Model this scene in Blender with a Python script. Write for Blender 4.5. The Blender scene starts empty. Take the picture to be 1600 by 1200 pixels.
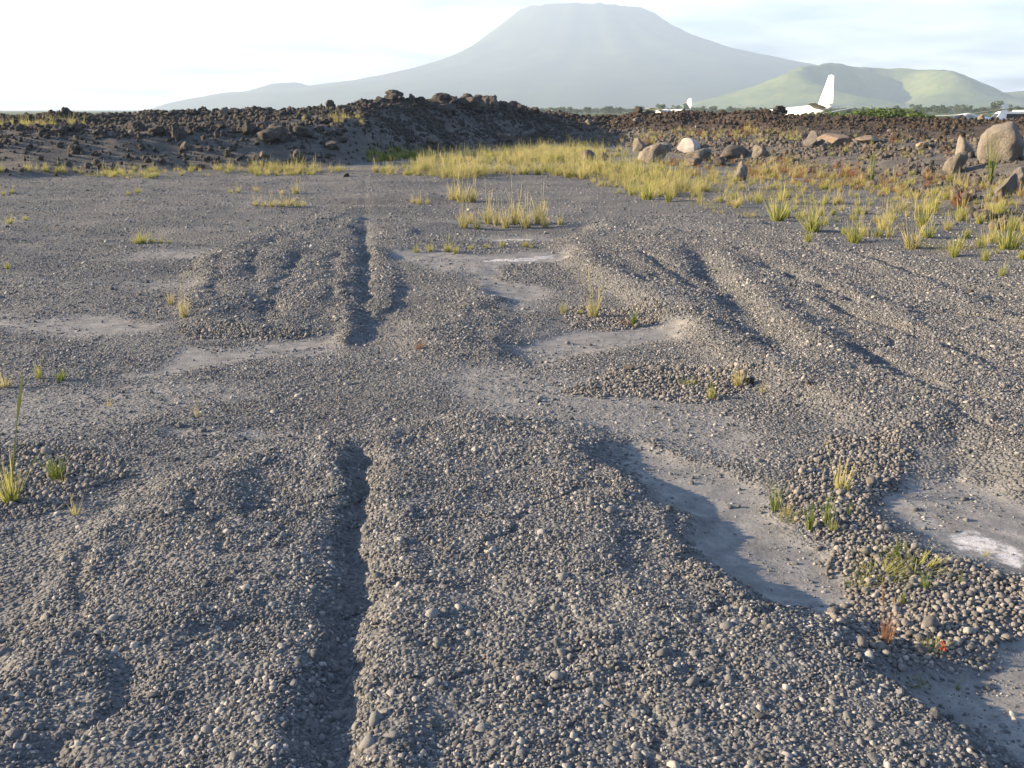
import bpy, bmesh, math, random
import numpy as np
from mathutils import Vector, Matrix

random.seed(7)
RNG = np.random.default_rng(11)
sc = bpy.context.scene
COL = sc.collection

# ------------------------------------------------------------------ camera
CAM_H = 1.6
PITCH = math.radians(15.25)
FPX = 1570.0                      # focal length in pixels of the 1600 px wide photograph
cam_d = bpy.data.cameras.new('camera')
cam = bpy.data.objects.new('camera', cam_d)
COL.objects.link(cam)
cam.location = (0, 0, CAM_H)
cam.rotation_euler = (math.radians(90) - PITCH, 0, 0)
cam_d.sensor_width = 36.0
cam_d.lens = 36.0 * FPX / 1600.0
cam_d.clip_start = 0.05
cam_d.clip_end = 40000
sc.camera = cam

# ------------------------------------------------------------------ sky, sun, exposure
SUN_EL = math.radians(15)
SUN_AZ = math.radians(-86)        # from +Y, negative = to the left
sun_dir = Vector((math.sin(SUN_AZ) * math.cos(SUN_EL), math.cos(SUN_AZ) * math.cos(SUN_EL), math.sin(SUN_EL)))
w = bpy.data.worlds.new('World')
sc.world = w
w.use_nodes = True
nt = w.node_tree
nt.nodes.clear()
out = nt.nodes.new('ShaderNodeOutputWorld')
bg = nt.nodes.new('ShaderNodeBackground')
sky = nt.nodes.new('ShaderNodeTexSky')
sky.sky_type = 'NISHITA'
sky.sun_disc = False
sky.sun_elevation = SUN_EL
sky.sun_rotation = SUN_AZ
sky.air_density = 1.0
sky.dust_density = 0.3
sky.ozone_density = 3.6
bg.inputs['Strength'].default_value = 0.05
# a high, broken cloud layer all over the sky: its slant thickness grows towards the horizon
tc = nt.nodes.new('ShaderNodeTexCoord')
sep = nt.nodes.new('ShaderNodeSeparateXYZ')
nt.links.new(tc.outputs['Generated'], sep.inputs[0])


def wmath(op, a, b=None, clamp=False):
    n = nt.nodes.new('ShaderNodeMath')
    n.operation = op
    n.use_clamp = clamp
    for i, v in enumerate((a, b)):
        if v is None:
            continue
        if isinstance(v, (int, float)):
            n.inputs[i].default_value = v
        else:
            nt.links.new(v, n.inputs[i])
    return n.outputs[0]


up = wmath('ADD', wmath('MAXIMUM', sep.outputs[2], 0.0), 0.10)
cx = wmath('DIVIDE', sep.outputs[0], up)
cy = wmath('DIVIDE', sep.outputs[1], up)
comb = nt.nodes.new('ShaderNodeCombineXYZ')
nt.links.new(cx, comb.inputs[0])
nt.links.new(cy, comb.inputs[1])
nz = nt.nodes.new('ShaderNodeTexNoise')
nz.inputs['Scale'].default_value = 1.15
nz.inputs['Detail'].default_value = 8
nz.inputs['Roughness'].default_value = 0.55
nt.links.new(comb.outputs[0], nz.inputs['Vector'])
cover = wmath('MULTIPLY', wmath('SUBTRACT', nz.outputs['Fac'], 0.36), 3.6, True)
slant = wmath('DIVIDE', 0.012, wmath('MULTIPLY', up, up))
fac = wmath('MULTIPLY', cover, wmath('MINIMUM', slant, 0.8), True)
mixc = nt.nodes.new('ShaderNodeMix')
mixc.data_type = 'RGBA'
mixc.inputs['B'].default_value = (20.5, 21.4, 23.6, 1)
nt.links.new(fac, mixc.inputs['Factor'])
nt.links.new(sky.outputs[0], mixc.inputs['A'])
nt.links.new(mixc.outputs['Result'], bg.inputs['Color'])
nt.links.new(bg.outputs[0], out.inputs[0])

sun_d = bpy.data.lights.new('sun', 'SUN')
sun_d.energy = 5.0
sun_d.angle = math.radians(0.6)
sun_d.color = (1.0, 0.745, 0.46)
sun = bpy.data.objects.new('sun', sun_d)
COL.objects.link(sun)
sun.rotation_euler = (-sun_dir).to_track_quat('-Z', 'Y').to_euler()

sc.view_settings.view_transform = 'Standard'
sc.view_settings.look = 'None'
sc.view_settings.gamma = 1.0
sc.view_settings.exposure = 2.55
sc.view_settings.use_curve_mapping = False
sc.render.engine = 'CYCLES'
sc.cycles.volume_bounces = 0
sc.cycles.max_bounces = 3
sc.cycles.diffuse_bounces = 1
sc.cycles.use_denoising = True


# ------------------------------------------------------------------ mapping photo pixels to places
SP, CP = math.sin(PITCH), math.cos(PITCH)


def at(u, v, Y):
    """point at distance Y along the view that lies on the line of sight of photo pixel (u, v)"""
    xr = (u - 800.0) / FPX
    yr = (600.0 - v) / FPX
    t = Y / (CP + yr * SP)
    return Vector((t * xr, Y, CAM_H + t * (yr * CP - SP)))


def gp(u, v, z=0.0):
    """ground point (height z) seen at photo pixel (u, v)"""
    xr = (u - 800.0) / FPX
    yr = (600.0 - v) / FPX
    t = (CAM_H - z) / (SP - yr * CP)
    return (t * xr, t * (CP + yr * SP))


# ------------------------------------------------------------------ noise
def _h(ix, iy, iz, seed):
    n = (ix.astype(np.int64) * 374761393 + iy.astype(np.int64) * 668265263 + iz.astype(np.int64) * 2147483647 + seed * 974711) & 0xFFFFFFFF
    n = ((n ^ (n >> 13)) * 1274126177) & 0xFFFFFFFF
    n = ((n ^ (n >> 16)) * 2246822519) & 0xFFFFFFFF
    n = n ^ (n >> 15)
    return (n & 0xFFFFFF) / float(0xFFFFFF) * 2 - 1


def vn2(x, y, seed=0):
    x0 = np.floor(x); y0 = np.floor(y)
    fx = x - x0; fy = y - y0
    fx = fx * fx * fx * (fx * (fx * 6 - 15) + 10); fy = fy * fy * fy * (fy * (fy * 6 - 15) + 10)
    z = np.zeros_like(x0)
    a = _h(x0, y0, z, seed); b = _h(x0 + 1, y0, z, seed)
    c = _h(x0, y0 + 1, z, seed); d = _h(x0 + 1, y0 + 1, z, seed)
    return (a + (b - a) * fx) * (1 - fy) + (c + (d - c) * fx) * fy


def fbm(x, y, scale, octv=4, seed=0, rough=0.5):
    """feature size = scale metres"""
    r = np.zeros_like(x); a = 1.0; s = 0.0; f = 1.0 / scale
    for k in range(octv):
        ang = 0.6 + k * 1.1
        xx = (x * math.cos(ang) - y * math.sin(ang)) * f
        yy = (x * math.sin(ang) + y * math.cos(ang)) * f
        r += a * vn2(xx + 17.3 * k, yy - 9.1 * k, seed + k)
        s += a; a *= rough; f *= 2.03
    return r / s


def vn3(p, seed=0):
    q = np.floor(p); f = p - q
    f = f * f * (3 - 2 * f)
    r = 0
    for dx in (0, 1):
        for dy in (0, 1):
            for dz in (0, 1):
                wgt = (f[:, 0] if dx else 1 - f[:, 0]) * (f[:, 1] if dy else 1 - f[:, 1]) * (f[:, 2] if dz else 1 - f[:, 2])
                r = r + wgt * _h(q[:, 0] + dx, q[:, 1] + dy, q[:, 2] + dz, seed)
    return r


def fbm3(p, octv=4, seed=0, rough=0.5):
    r = 0; a = 1.0; s = 0
    for k in range(octv):
        r = r + a * vn3(p * (2.03 ** k) + 5.7 * k, seed + k); s += a; a *= rough
    return r / s


def sst(a, b, x):
    t = np.clip((x - a) / (b - a), 0, 1)
    return t * t * (3 - 2 * t)


def sd_poly(x, y, P):
    P = np.asarray(P, float); n = len(P)
    d = np.full(x.shape, 1e9); s = np.ones(x.shape)
    j = n - 1
    for i in range(n):
        ex, ey = P[j] - P[i]
        wx = x - P[i, 0]; wy = y - P[i, 1]
        t = np.clip((wx * ex + wy * ey) / (ex * ex + ey * ey + 1e-12), 0, 1)
        bx = wx - ex * t; by = wy - ey * t
        d = np.minimum(d, bx * bx + by * by)
        c1 = y >= P[i, 1]; c2 = y < P[j, 1]; c3 = ex * wy > ey * wx
        flip = (c1 & c2 & c3) | (~c1 & ~c2 & ~c3)
        s = np.where(flip, -s, s)
        j = i
    return s * np.sqrt(d)


def d_line(x, y, P):
    P = np.asarray(P, float)
    d = np.full(x.shape, 1e9); along = np.zeros(x.shape); L = 0.0
    for i in range(len(P) - 1):
        ex, ey = P[i + 1] - P[i]
        l = math.hypot(ex, ey)
        wx = x - P[i, 0]; wy = y - P[i, 1]
        t = np.clip((wx * ex + wy * ey) / (l * l + 1e-12), 0, 1)
        dd = (wx - ex * t) ** 2 + (wy - ey * t) ** 2
        nearer = dd < d
        d = np.where(nearer, dd, d); along = np.where(nearer, L + t * l, along)
        L += l
    return np.sqrt(d), along / max(L, 1e-9)


def in_box(x, y, P, m):
    P = np.asarray(P, float)
    return (x > P[:, 0].min() - m) & (x < P[:, 0].max() + m) & (y > P[:, 1].min() - m) & (y < P[:, 1].max() + m)


def region(x, y, pix, soft, warp=0.0, wscale=0.3, seed=3):
    """0..1 mask of an area of ground outlined in the photograph"""
    P = [gp(u, v) for u, v in pix]
    m = np.zeros(x.shape)
    k = in_box(x, y, P, soft + warp + 0.05)
    if k.any():
        xs, ys = x[k], y[k]
        sd = sd_poly(xs, ys, P)
        if warp:
            sd = sd + warp * fbm(xs, ys, wscale, 3, seed, 0.6)
        m[k] = sst(soft, -soft, sd)
    return m


def groove(x, y, pix, width, depth, wob=0.0, seed=5):
    P = [gp(u, v) for u, v in pix]
    m = np.zeros(x.shape)
    k = in_box(x, y, P, width * 3 + wob)
    if k.any():
        xs, ys = x[k], y[k]
        xw = xs + wob * fbm(xs, ys, 0.22, 3, seed); yw = ys + wob * fbm(xs, ys, 0.22, 3, seed + 9)
        d, t = d_line(xw, yw, P)
        fade = sst(0, 0.12, t) * sst(1, 0.88, t)
        m[k] = depth * np.exp(-(d / width) ** 2) * fade
    return m


# ------------------------------------------------------------------ the places on the ground (outlines read off the photograph)
SLAB_NEAR = [(-250, 1280), (0, 1075), (88, 955), (72, 905), (130, 845), (235, 765), (330, 735), (480, 698), (560, 690), (640, 672), (745, 652), (800, 664),
             (880, 654), (930, 668), (955, 715), (1050, 790), (1130, 850), (1180, 925), (1275, 970), (1330, 1030), (1390, 1085), (1460, 1140), (1640, 1260), (900, 1500), (0, 1500)]
SLAB_LEFT = [(285, 495), (325, 405), (440, 352), (545, 330), (560, 345), (535, 395), (528, 470), (545, 540), (470, 528), (390, 522), (310, 512)]
STRIP_A = [(532, 392), (566, 388), (568, 470), (560, 530), (535, 540), (526, 500)]
STRIP_B = [(577, 388), (614, 392), (622, 440), (620, 480), (590, 500), (575, 500)]
STRIP_C = [(585, 345), (620, 340), (650, 352), (640, 378), (590, 385)]
MOUND = [(700, 450), (780, 440), (830, 470), (820, 520), (780, 560), (700, 565), (640, 540), (660, 490)]
SLAB_RIGHT = [(865, 385), (960, 345), (1150, 345), (1300, 382), (1600, 445), (2100, 540), (2100, 900), (1600, 770), (1500, 700), (1400, 700), (1285, 640), (1180, 592), (1100, 545), (1030, 492), (950, 440), (890, 405)]
TROUGH_R = [(1090, 395), (1120, 450), (1160, 505), (1215, 550), (1260, 585)]

DUST = [
    ([(940, 690), (1010, 680), (1090, 725), (1180, 775), (1300, 860), (1350, 935), (1310, 955), (1220, 950), (1140, 895), (1085, 820), (1015, 765)], 0.15, 1.0),
    ([(1368, 782), (1415, 742), (1500, 735), (1600, 790), (1800, 860), (1800, 960), (1600, 895), (1480, 870), (1395, 825)], 0.085, 1.0),
    ([(1390, 1085), (1510, 1035), (1620, 1000), (1900, 1020), (1900, 1300), (1650, 1230), (1480, 1150)], 0.085, 1.0),
    ([(205, 585), (290, 540), (420, 533), (520, 528), (510, 552), (390, 566), (260, 590)], 0.170, 1.0),
    ([(-200, 480), (0, 488), (150, 492), (285, 500), (265, 520), (110, 528), (-200, 520)], 0.255, 1.0),
    ([(615, 393), (740, 397), (870, 394), (880, 404), (760, 416), (830, 445), (880, 465), (800, 490), (720, 430), (640, 412)], 0.255, 1.0),
    ([(790, 545), (930, 508), (1045, 515), (1040, 530), (920, 548), (840, 570)], 0.170, 0.95),
    ([(690, 575), (800, 560), (950, 610), (1180, 648), (1250, 690), (1150, 730), (1000, 690), (850, 650), (740, 620)], 0.306, 0.7),
    ([(-200, 640), (60, 615), (330, 590), (430, 610), (300, 640), (0, 670)], 0.255, 0.62),
    ([(270, 674), (400, 672), (480, 682), (400, 690), (280, 684)], 0.085, 0.7),
    ([(700, 366), (850, 362), (880, 372), (760, 380)], 0.425, 0.8),
    ([(180, 390), (330, 385), (300, 400), (200, 402)], 0.510, 0.8),
    ([(190, 440), (300, 433), (310, 448), (220, 455)], 0.425, 0.8),
    ([(330, 320), (560, 312), (560, 322), (350, 330)], 0.850, 0.5),
]
SALT = [
    ([(1465, 832), (1520, 822), (1580, 845), (1640, 872), (1590, 885), (1520, 866), (1470, 850)], 0.05, 1.0),
    ([(1110, 757), (1150, 755), (1160, 764), (1125, 768)], 0.04, 0.8),
    ([(738, 404), (800, 400), (868, 395), (872, 400), (820, 407), (750, 409)], 0.10, 1.0),
    ([(772, 369), (830, 369), (832, 373), (778, 374)], 0.12, 1.0),
    ([(320, 535), (420, 533), (440, 545), (330, 552)], 0.2, 0.30),
    ([(960, 520), (1050, 516), (1045, 526), (970, 530)], 0.12, 0.5),
    ([(40, 500), (180, 495), (270, 508), (150, 518)], 0.2, 0.25),
    ([(1420, 770), (1470, 745), (1500, 760), (1460, 800)], 0.1, 0.25),
]
LOOSE = [
    ([(1195, 790), (1250, 720), (1310, 690), (1425, 680), (1410, 740), (1360, 790), (1400, 850), (1480, 880), (1620, 900), (1900, 980), (1900, 1030), (1620, 1000), (1520, 1030), (1400, 1085), (1340, 1040), (1290, 975), (1340, 945), (1290, 862)], 0.05),
    ([(890, 610), (940, 575), (1060, 570), (1190, 598), (1190, 622), (1110, 640), (980, 622)], 0.10),
    ([(860, 488), (930, 476), (1020, 495), (1010, 510), (930, 512)], 0.15),
    ([(-150, 720), (60, 705), (190, 722), (225, 745), (110, 800), (-150, 830)], 0.08),
    ([(285, 505), (420, 515), (530, 530), (420, 530), (300, 528)], 0.08),
]
RUT = [(500, 1330), (521, 1200), (538, 1050), (556, 900), (565, 800), (566, 720), (563, 695)]
RUT_FAR = [(572, 500), (571, 440), (571, 390), (570, 340), (571, 300), (572, 268)]

# foot, shelf and crest of the bank of bulldozed lava behind the runway: (u, foot v, shelf v, shelf Y, crest v, crest Y, ease)
BANK = [
    (-2600, 300, 215, 27, 175, 36, 1), (-600, 286, 208, 28, 179, 36, 1), (0, 277, 204, 29.5, 185, 37, 1), (140, 271, 205, 30, 186, 37, 1),
    (250, 268, 201, 31, 181, 37.5, 1), (400, 267, 201, 32, 177, 39, 1), (520, 261, 200, 34, 175, 41, 1),
    (560, 256, 200, 36, 169, 42, 1), (600, 250, 200, 39, 159, 44, 1), (640, 245, 202, 41, 157, 45.5, 1), (680, 241, 205, 43, 158, 47, 1), (740, 236, 205, 46, 162, 50, 1.1), (780, 233, 205, 48, 165, 52, 1.2), (815, 230, 208, 50, 173, 55, 1.2), (850, 227, 212, 52, 181, 57, 1.3),
    (950, 226, 216, 53, 185, 58, 1.5), (1050, 240, 218, 45, 178, 57, 1.9), (1100, 250, 222, 41, 178, 56, 2.2), (1205, 262, 228, 36, 176, 54, 2.3), (1225, 265, 229, 35, 182, 53.6, 2.3),
    (1300, 280, 236, 31, 186, 52, 2.2), (1400, 300, 240, 28, 189, 50, 2), (1500, 330, 246, 25, 191, 48, 1.9), (1600, 370, 250, 22, 190, 46, 1.8),
    (2200, 420, 250, 20, 185, 42, 1.6), (4000, 430, 250, 20, 182, 42, 1.6)]
_bu = np.array([(b[0] - 800.0) / FPX for b in BANK])
_ba = []; _bf = []; _bs = []; _bsz = []; _bc = []; _bcz = []; _be = []
for (u, fv, sv, sY, cv, cY, e) in BANK:
    s = at(u, sv, sY); c = at(u, cv, cY); f = gp(u, fv)
    _ba.append(c.x / c.y); _bf.append(f[1]); _bs.append(sY); _bsz.append(s.z); _bc.append(cY); _bcz.append(c.z); _be.append(e)


def bank(x, y):
    """height of the bank and its masks: returns z, face (0..1 on the bank), brown lava mask"""
    a = x / np.maximum(y, 1.0)
    yy = y + 1.1 * fbm(x, y, 5.0, 3, 61)
    F = np.interp(a, _ba, _bf); S = np.interp(a, _ba, _bs); SZ = np.interp(a, _ba, _bsz)
    C = np.interp(a, _ba, _bc); CZ = np.interp(a, _ba, _bcz); E = np.interp(a, _ba, _be)
    t1 = np.clip((yy - F) / (S - F), 0, 1)
    t2 = np.clip((yy - S) / (C - S), 0, 1)
    t3 = np.clip((yy - C - 1.0) / 16.0, 0, 1)
    z = SZ * (t1 ** 1.35) + (CZ - SZ) * (t2 ** E)
    z = z - (CZ + 0.8) * sst(0, 1, t3)
    on = sst(0.0, 0.1, t1) * (1 - sst(0.9, 1.0, t3))
    amp = np.where(t2 > 0, 0.26, 0.17)
    z = z + on * amp * fbm(x, y, 1.6, 5, 71, 0.55) + on * 0.10 * sst(0.1, 0.6, t2) * np.abs(fbm(x, y, 0.7, 3, 77))
    brown = sst(-0.02, 0.12, a) * sst(0.25, 0.75, t2)
    return z, on, brown, t1, t2


def ground(x, y):
    """height and material masks of the ground at (x, y)"""
    M = {}
    near = (y > 0.6) & (y < 60) & (np.abs(x) < 45)
    z = 0.015 * fbm(x, y, 1.4, 3, 21) * near + 0.03 * fbm(x, y, 5.0, 2, 22) * near
    dust = np.zeros(x.shape); salt = np.zeros(x.shape); loose = np.zeros(x.shape)
    for i, (p, s, k) in enumerate(DUST):
        dust = np.maximum(dust, k * region(x, y, p, s, s * 1.6, s * 5, 31 + i))
    for i, (p, s, k) in enumerate(SALT):
        salt = np.maximum(salt, k * region(x, y, p, s, s * 1.5, s * 4, 51 + i))
    for i, (p, s) in enumerate(LOOSE):
        loose = np.maximum(loose, region(x, y, p, s, s * 1.8, s * 4, 81 + i))
    nr = region(x, y, SLAB_NEAR, 0.15, 0.13, 0.35, 91)
    sl = region(x, y, SLAB_LEFT, 0.16, 0.16, 0.5, 92)
    sa = region(x, y, STRIP_A, 0.07, 0.06, 0.3, 93)
    sb = region(x, y, STRIP_B, 0.07, 0.06, 0.3, 94)
    scc = region(x, y, STRIP_C, 0.12, 0.08, 0.3, 97)
    mo = region(x, y, MOUND, 0.35, 0.2, 0.5, 95)
    sr = region(x, y, SLAB_RIGHT, 0.22, 0.22, 0.7, 96)
    slab = np.maximum.reduce([nr, sl, sa, sb, sr, 0.9 * mo, scc])
    lump = 0.6 * fbm(x * 1.5, y * 0.55 + 0.2 * x, 0.42, 3, 101) + 0.5 * fbm(x, y, 0.42, 3, 102)
    lump2 = np.abs(fbm(x, y, 0.6, 3, 103, 0.55))
    z = z + nr * (0.065 + 0.036 * lump + 0.035 * fbm(x, y, 1.1, 2, 109) - 0.035 * np.exp(-(lump2 / 0.035) ** 2) * 0.5)
    z = z + sl * (0.06 + 0.012 * lump + 0.032 * fbm(x * 1.7 - y * 0.35, y * 0.45, 0.6, 3, 104))
    z = z + sa * 0.045 + sb * 0.04 + scc * 0.035 + mo * (0.06 + 0.05 * lump)
    cr = np.abs(fbm(x * 0.9 + y * 0.5, (y - x * 0.3) * 0.35, 0.8, 3, 105))
    z = z + sr * (0.10 + 0.035 * fbm(x * 1.3 + y * 0.5, y * 0.6 - x * 0.2, 0.8, 3, 106) + 0.012 * lump - 0.018 * np.exp(-(cr / 0.03) ** 2))
    # long joint worn into a rut, and its far end
    z = z - groove(x, y, RUT, 0.055, 0.056, 0.06) + 0.010 * nr * np.exp(-((d_line(x, y, [gp(u, v) for u, v in RUT])[0] - 0.17) / 0.07) ** 2)
    rut_f = groove(x, y, RUT_FAR, 0.075, 0.042, 0.06) * (1 - 0.75 * sst(12.5, 16, y))
    z = z - rut_f
    z = z - groove(x, y, TROUGH_R, 0.17, 0.055, 0.05)
    for i, (p, w_, d_) in enumerate([([(890, 400), (960, 447), (1040, 497), (1110, 547), (1190, 594), (1290, 642)], 0.16, 0.045),
                                     ([(1110, 392), (1165, 450), (1215, 505), (1280, 560), (1350, 612)], 0.15, 0.04),
                                     ([(1160, 385), (1260, 440), (1380, 505), (1520, 590), (1660, 660)], 0.13, 0.03),
                                     ([(1250, 385), (1370, 430), (1500, 490), (1680, 560)], 0.13, 0.03)]):
        z = z + groove(x, y, p, w_, d_, 0.05, 145 + i)
    # cracks across the slab
    for i, p in enumerate([[(560, 1112), (640, 1098), (720, 1088), (800, 1066), (905, 1052), (1010, 1050)],
                           [(300, 770), (310, 800), (305, 825)],
                           [(640, 842), (700, 838), (780, 842)], [(860, 1085), (960, 1092), (1040, 1078)],
                           [(250, 1035), (330, 1010), (420, 985)], [(150, 1000), (130, 960), (150, 900), (142, 860)]]):
        z = z - groove(x, y, p, 0.02, 0.016, 0.09, 121 + i)
    for i, p in enumerate([[(1180, 420), (1260, 450), (1330, 485), (1400, 515)], [(1330, 400), (1400, 430), (1480, 455), (1560, 470)],
                           [(1270, 480), (1350, 515), (1440, 545), (1560, 590)], [(1400, 500), (1490, 505), (1600, 525)],
                           [(1330, 560), (1400, 600), (1500, 640), (1600, 660)], [(1000, 400), (1060, 440), (1100, 470)]]):
        z = z - groove(x, y, p, 0.075, 0.038, 0.06, 131 + i)
    for i, p in enumerate([[(345, 400), (340, 440), (330, 480)], [(430, 375), (400, 410), (395, 450)], [(400, 460), (420, 490), (415, 515)], [(470, 400), (430, 470), (440, 510)]]):
        z = z - groove(x, y, p, 0.07, 0.024, 0.08, 141 + i)
    # hollows at the right slab
    for (u, v, r, d) in [(1105, 405, 0.3, 0.04), (1110, 440, 0.4, 0.045), (1300, 410, 0.4, 0.03), (1200, 395, 0.35, 0.03), (1560, 700, 0.25, 0.02)]:
        px, py = gp(u, v)
        z = z - d * np.exp(-(((x - px) ** 2 + ((y - py) * 0.75) ** 2) / (r * r)))
    keep = 1 - 0.7 * dust
    z = z * keep - 0.012 * dust
    # pale ridges of blown dust run across the far left
    z = z + 0.05 * fbm(x, y, 1.6, 4, 152, 0.6) * sst(7, 10, y) * (1 - slab) + 0.07 * fbm(x * 0.4 + y * 0.35, y, 0.9, 3, 151) * sst(8, 13, y) * (1 - slab) * (0.45 + 0.55 * sst(0.5, -1.5, x))
    zb, on, brown, t1, t2 = bank(x, y)
    bm_ = sst(8, 12, y)
    z = z * (1 - on * bm_) + zb * bm_
    far = sst(75, 400, y) + sst(60, 400, np.abs(x)) + sst(0, -60, y)
    z = np.where(y > 62, np.maximum(z, -0.8), z) + 0.15 * fbm(x, y, 40, 3, 161) * sst(60, 120, y)
    M['dust'] = dust * (1 - on); M['salt'] = salt; M['loose'] = loose * (1 - slab * 0.5)
    M['slab'] = slab * (1 - 0.9 * dust) * (1 - on)
    M['soil'] = on * bm_; M['lava'] = brown * bm_; M['t1'] = t1; M['t2'] = t2
    M['green'] = np.clip(sst(66, 110, y) + sst(50, 120, np.abs(x)), 0, 1)
    M['rut'] = np.clip((groove(x, y, RUT, 0.05, 1.0, 0.05) + rut_f * 4), 0, 1)
    return z, M


def gz(x, y):
    z, M = ground(np.array([float(x)]), np.array([float(y)]))
    return float(z[0])


# ------------------------------------------------------------------ material helper
class Mat:
    def __init__(s, name):
        s.m = bpy.data.materials.new(name)
        s.m.use_nodes = True
        s.nt = s.m.node_tree
        s.nt.nodes.clear()
        s.out = s.nt.nodes.new('ShaderNodeOutputMaterial')

    def n(s, t, **kw):
        n = s.nt.nodes.new(t)
        for k, v in kw.items():
            if k in n.inputs:
                s.put(n.inputs[k], v)
            else:
                setattr(n, k, v)
        return n

    def put(s, sock, v):
        if isinstance(v, bpy.types.NodeSocket):
            s.nt.links.new(v, sock)
        else:
            if sock.type == 'RGBA' and len(v) == 3:
                v = (*v, 1)
            sock.default_value = v

    def math(s, op, a, b=0.0, clamp=False):
        n = s.nt.nodes.new('ShaderNodeMath'); n.operation = op; n.use_clamp = clamp
        s.put(n.inputs[0], a); s.put(n.inputs[1], b)
        return n.outputs[0]

    def mix(s, f, a, b, mode='MIX'):
        n = s.nt.nodes.new('ShaderNodeMix'); n.data_type = 'RGBA'; n.blend_type = mode
        s.put(n.inputs['Factor'], f); s.put(n.inputs['A'], a); s.put(n.inputs['B'], b)
        return n.outputs['Result']

    def ramp(s, f, stops):
        n = s.nt.nodes.new('ShaderNodeValToRGB')
        e = n.color_ramp.elements
        while len(e) < len(stops):
            e.new(0.5)
        for i, (p, c) in enumerate(stops):
            e[i].position = p
            e[i].color = (*c, 1) if len(c) == 3 else c
        s.put(n.inputs[0], f)
        return n.outputs[0]

    def attr(s, name):
        return s.n('ShaderNodeAttribute', attribute_name=name).outputs['Fac']

    def noise(s, scale, detail=4, rough=0.55, vec=None):
        n = s.n('ShaderNodeTexNoise', Scale=scale, Detail=detail, Roughness=rough)
        if vec is not None:
            s.put(n.inputs['Vector'], vec)
        return n.outputs['Fac']

    def principled(s, **kw):
        p = s.nt.nodes.new('ShaderNodeBsdfPrincipled')
        for k, v in kw.items():
            s.put(p.inputs[k.replace('_', ' ')], v)
        s.nt.links.new(p.outputs[0], s.out.inputs['Surface'])
        return p

    def bump(s, h, strength, dist, normal=None):
        b = s.n('ShaderNodeBump', Strength=strength, Distance=dist, Height=h)
        if normal is not None:
            s.put(b.inputs['Normal'], normal)
        return b.outputs[0]


def smooth_shade(me, on=True):
    me.polygons.foreach_set('use_smooth', np.full(len(me.polygons), on))


def new_mesh(name, verts, faces, mat=None, smooth=True):
    me = bpy.data.meshes.new(name)
    if isinstance(verts, np.ndarray) and isinstance(faces, np.ndarray):
        nf, k = faces.shape
        me.vertices.add(len(verts)); me.vertices.foreach_set('co', verts.astype(np.float32).ravel())
        me.loops.add(nf * k); me.loops.foreach_set('vertex_index', faces.astype(np.int32).ravel())
        me.polygons.add(nf); me.polygons.foreach_set('loop_start', np.arange(nf, dtype=np.int32) * k)
        me.update(calc_edges=True)
    else:
        me.from_pydata([tuple(map(float, v)) for v in verts], [], [tuple(map(int, f)) for f in faces])
    if mat:
        me.materials.append(mat)
    if smooth:
        smooth_shade(me)
    return me


def link(name, me, parent=None, loc=None, label=None, cat=None, group=None, kind=None):
    o = bpy.data.objects.new(name, me)
    COL.objects.link(o)
    if parent is not None:
        o.parent = parent
    if loc is not None:
        o.location = loc
    if label: o['label'] = label
    if cat: o['category'] = cat
    if group: o['group'] = group
    if kind: o['kind'] = kind
    return o


def grid_faces(nx, ny):
    i = np.arange((ny - 1) * (nx - 1))
    r = i // (nx - 1); c = i % (nx - 1)
    a = r * nx + c
    return np.stack([a, a + 1, a + 1 + nx, a + nx], 1)


def set_attr(me, name, val):
    a = me.attributes.new(name, 'FLOAT', 'POINT')
    a.data.foreach_set('value', np.asarray(val, np.float32))


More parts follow.
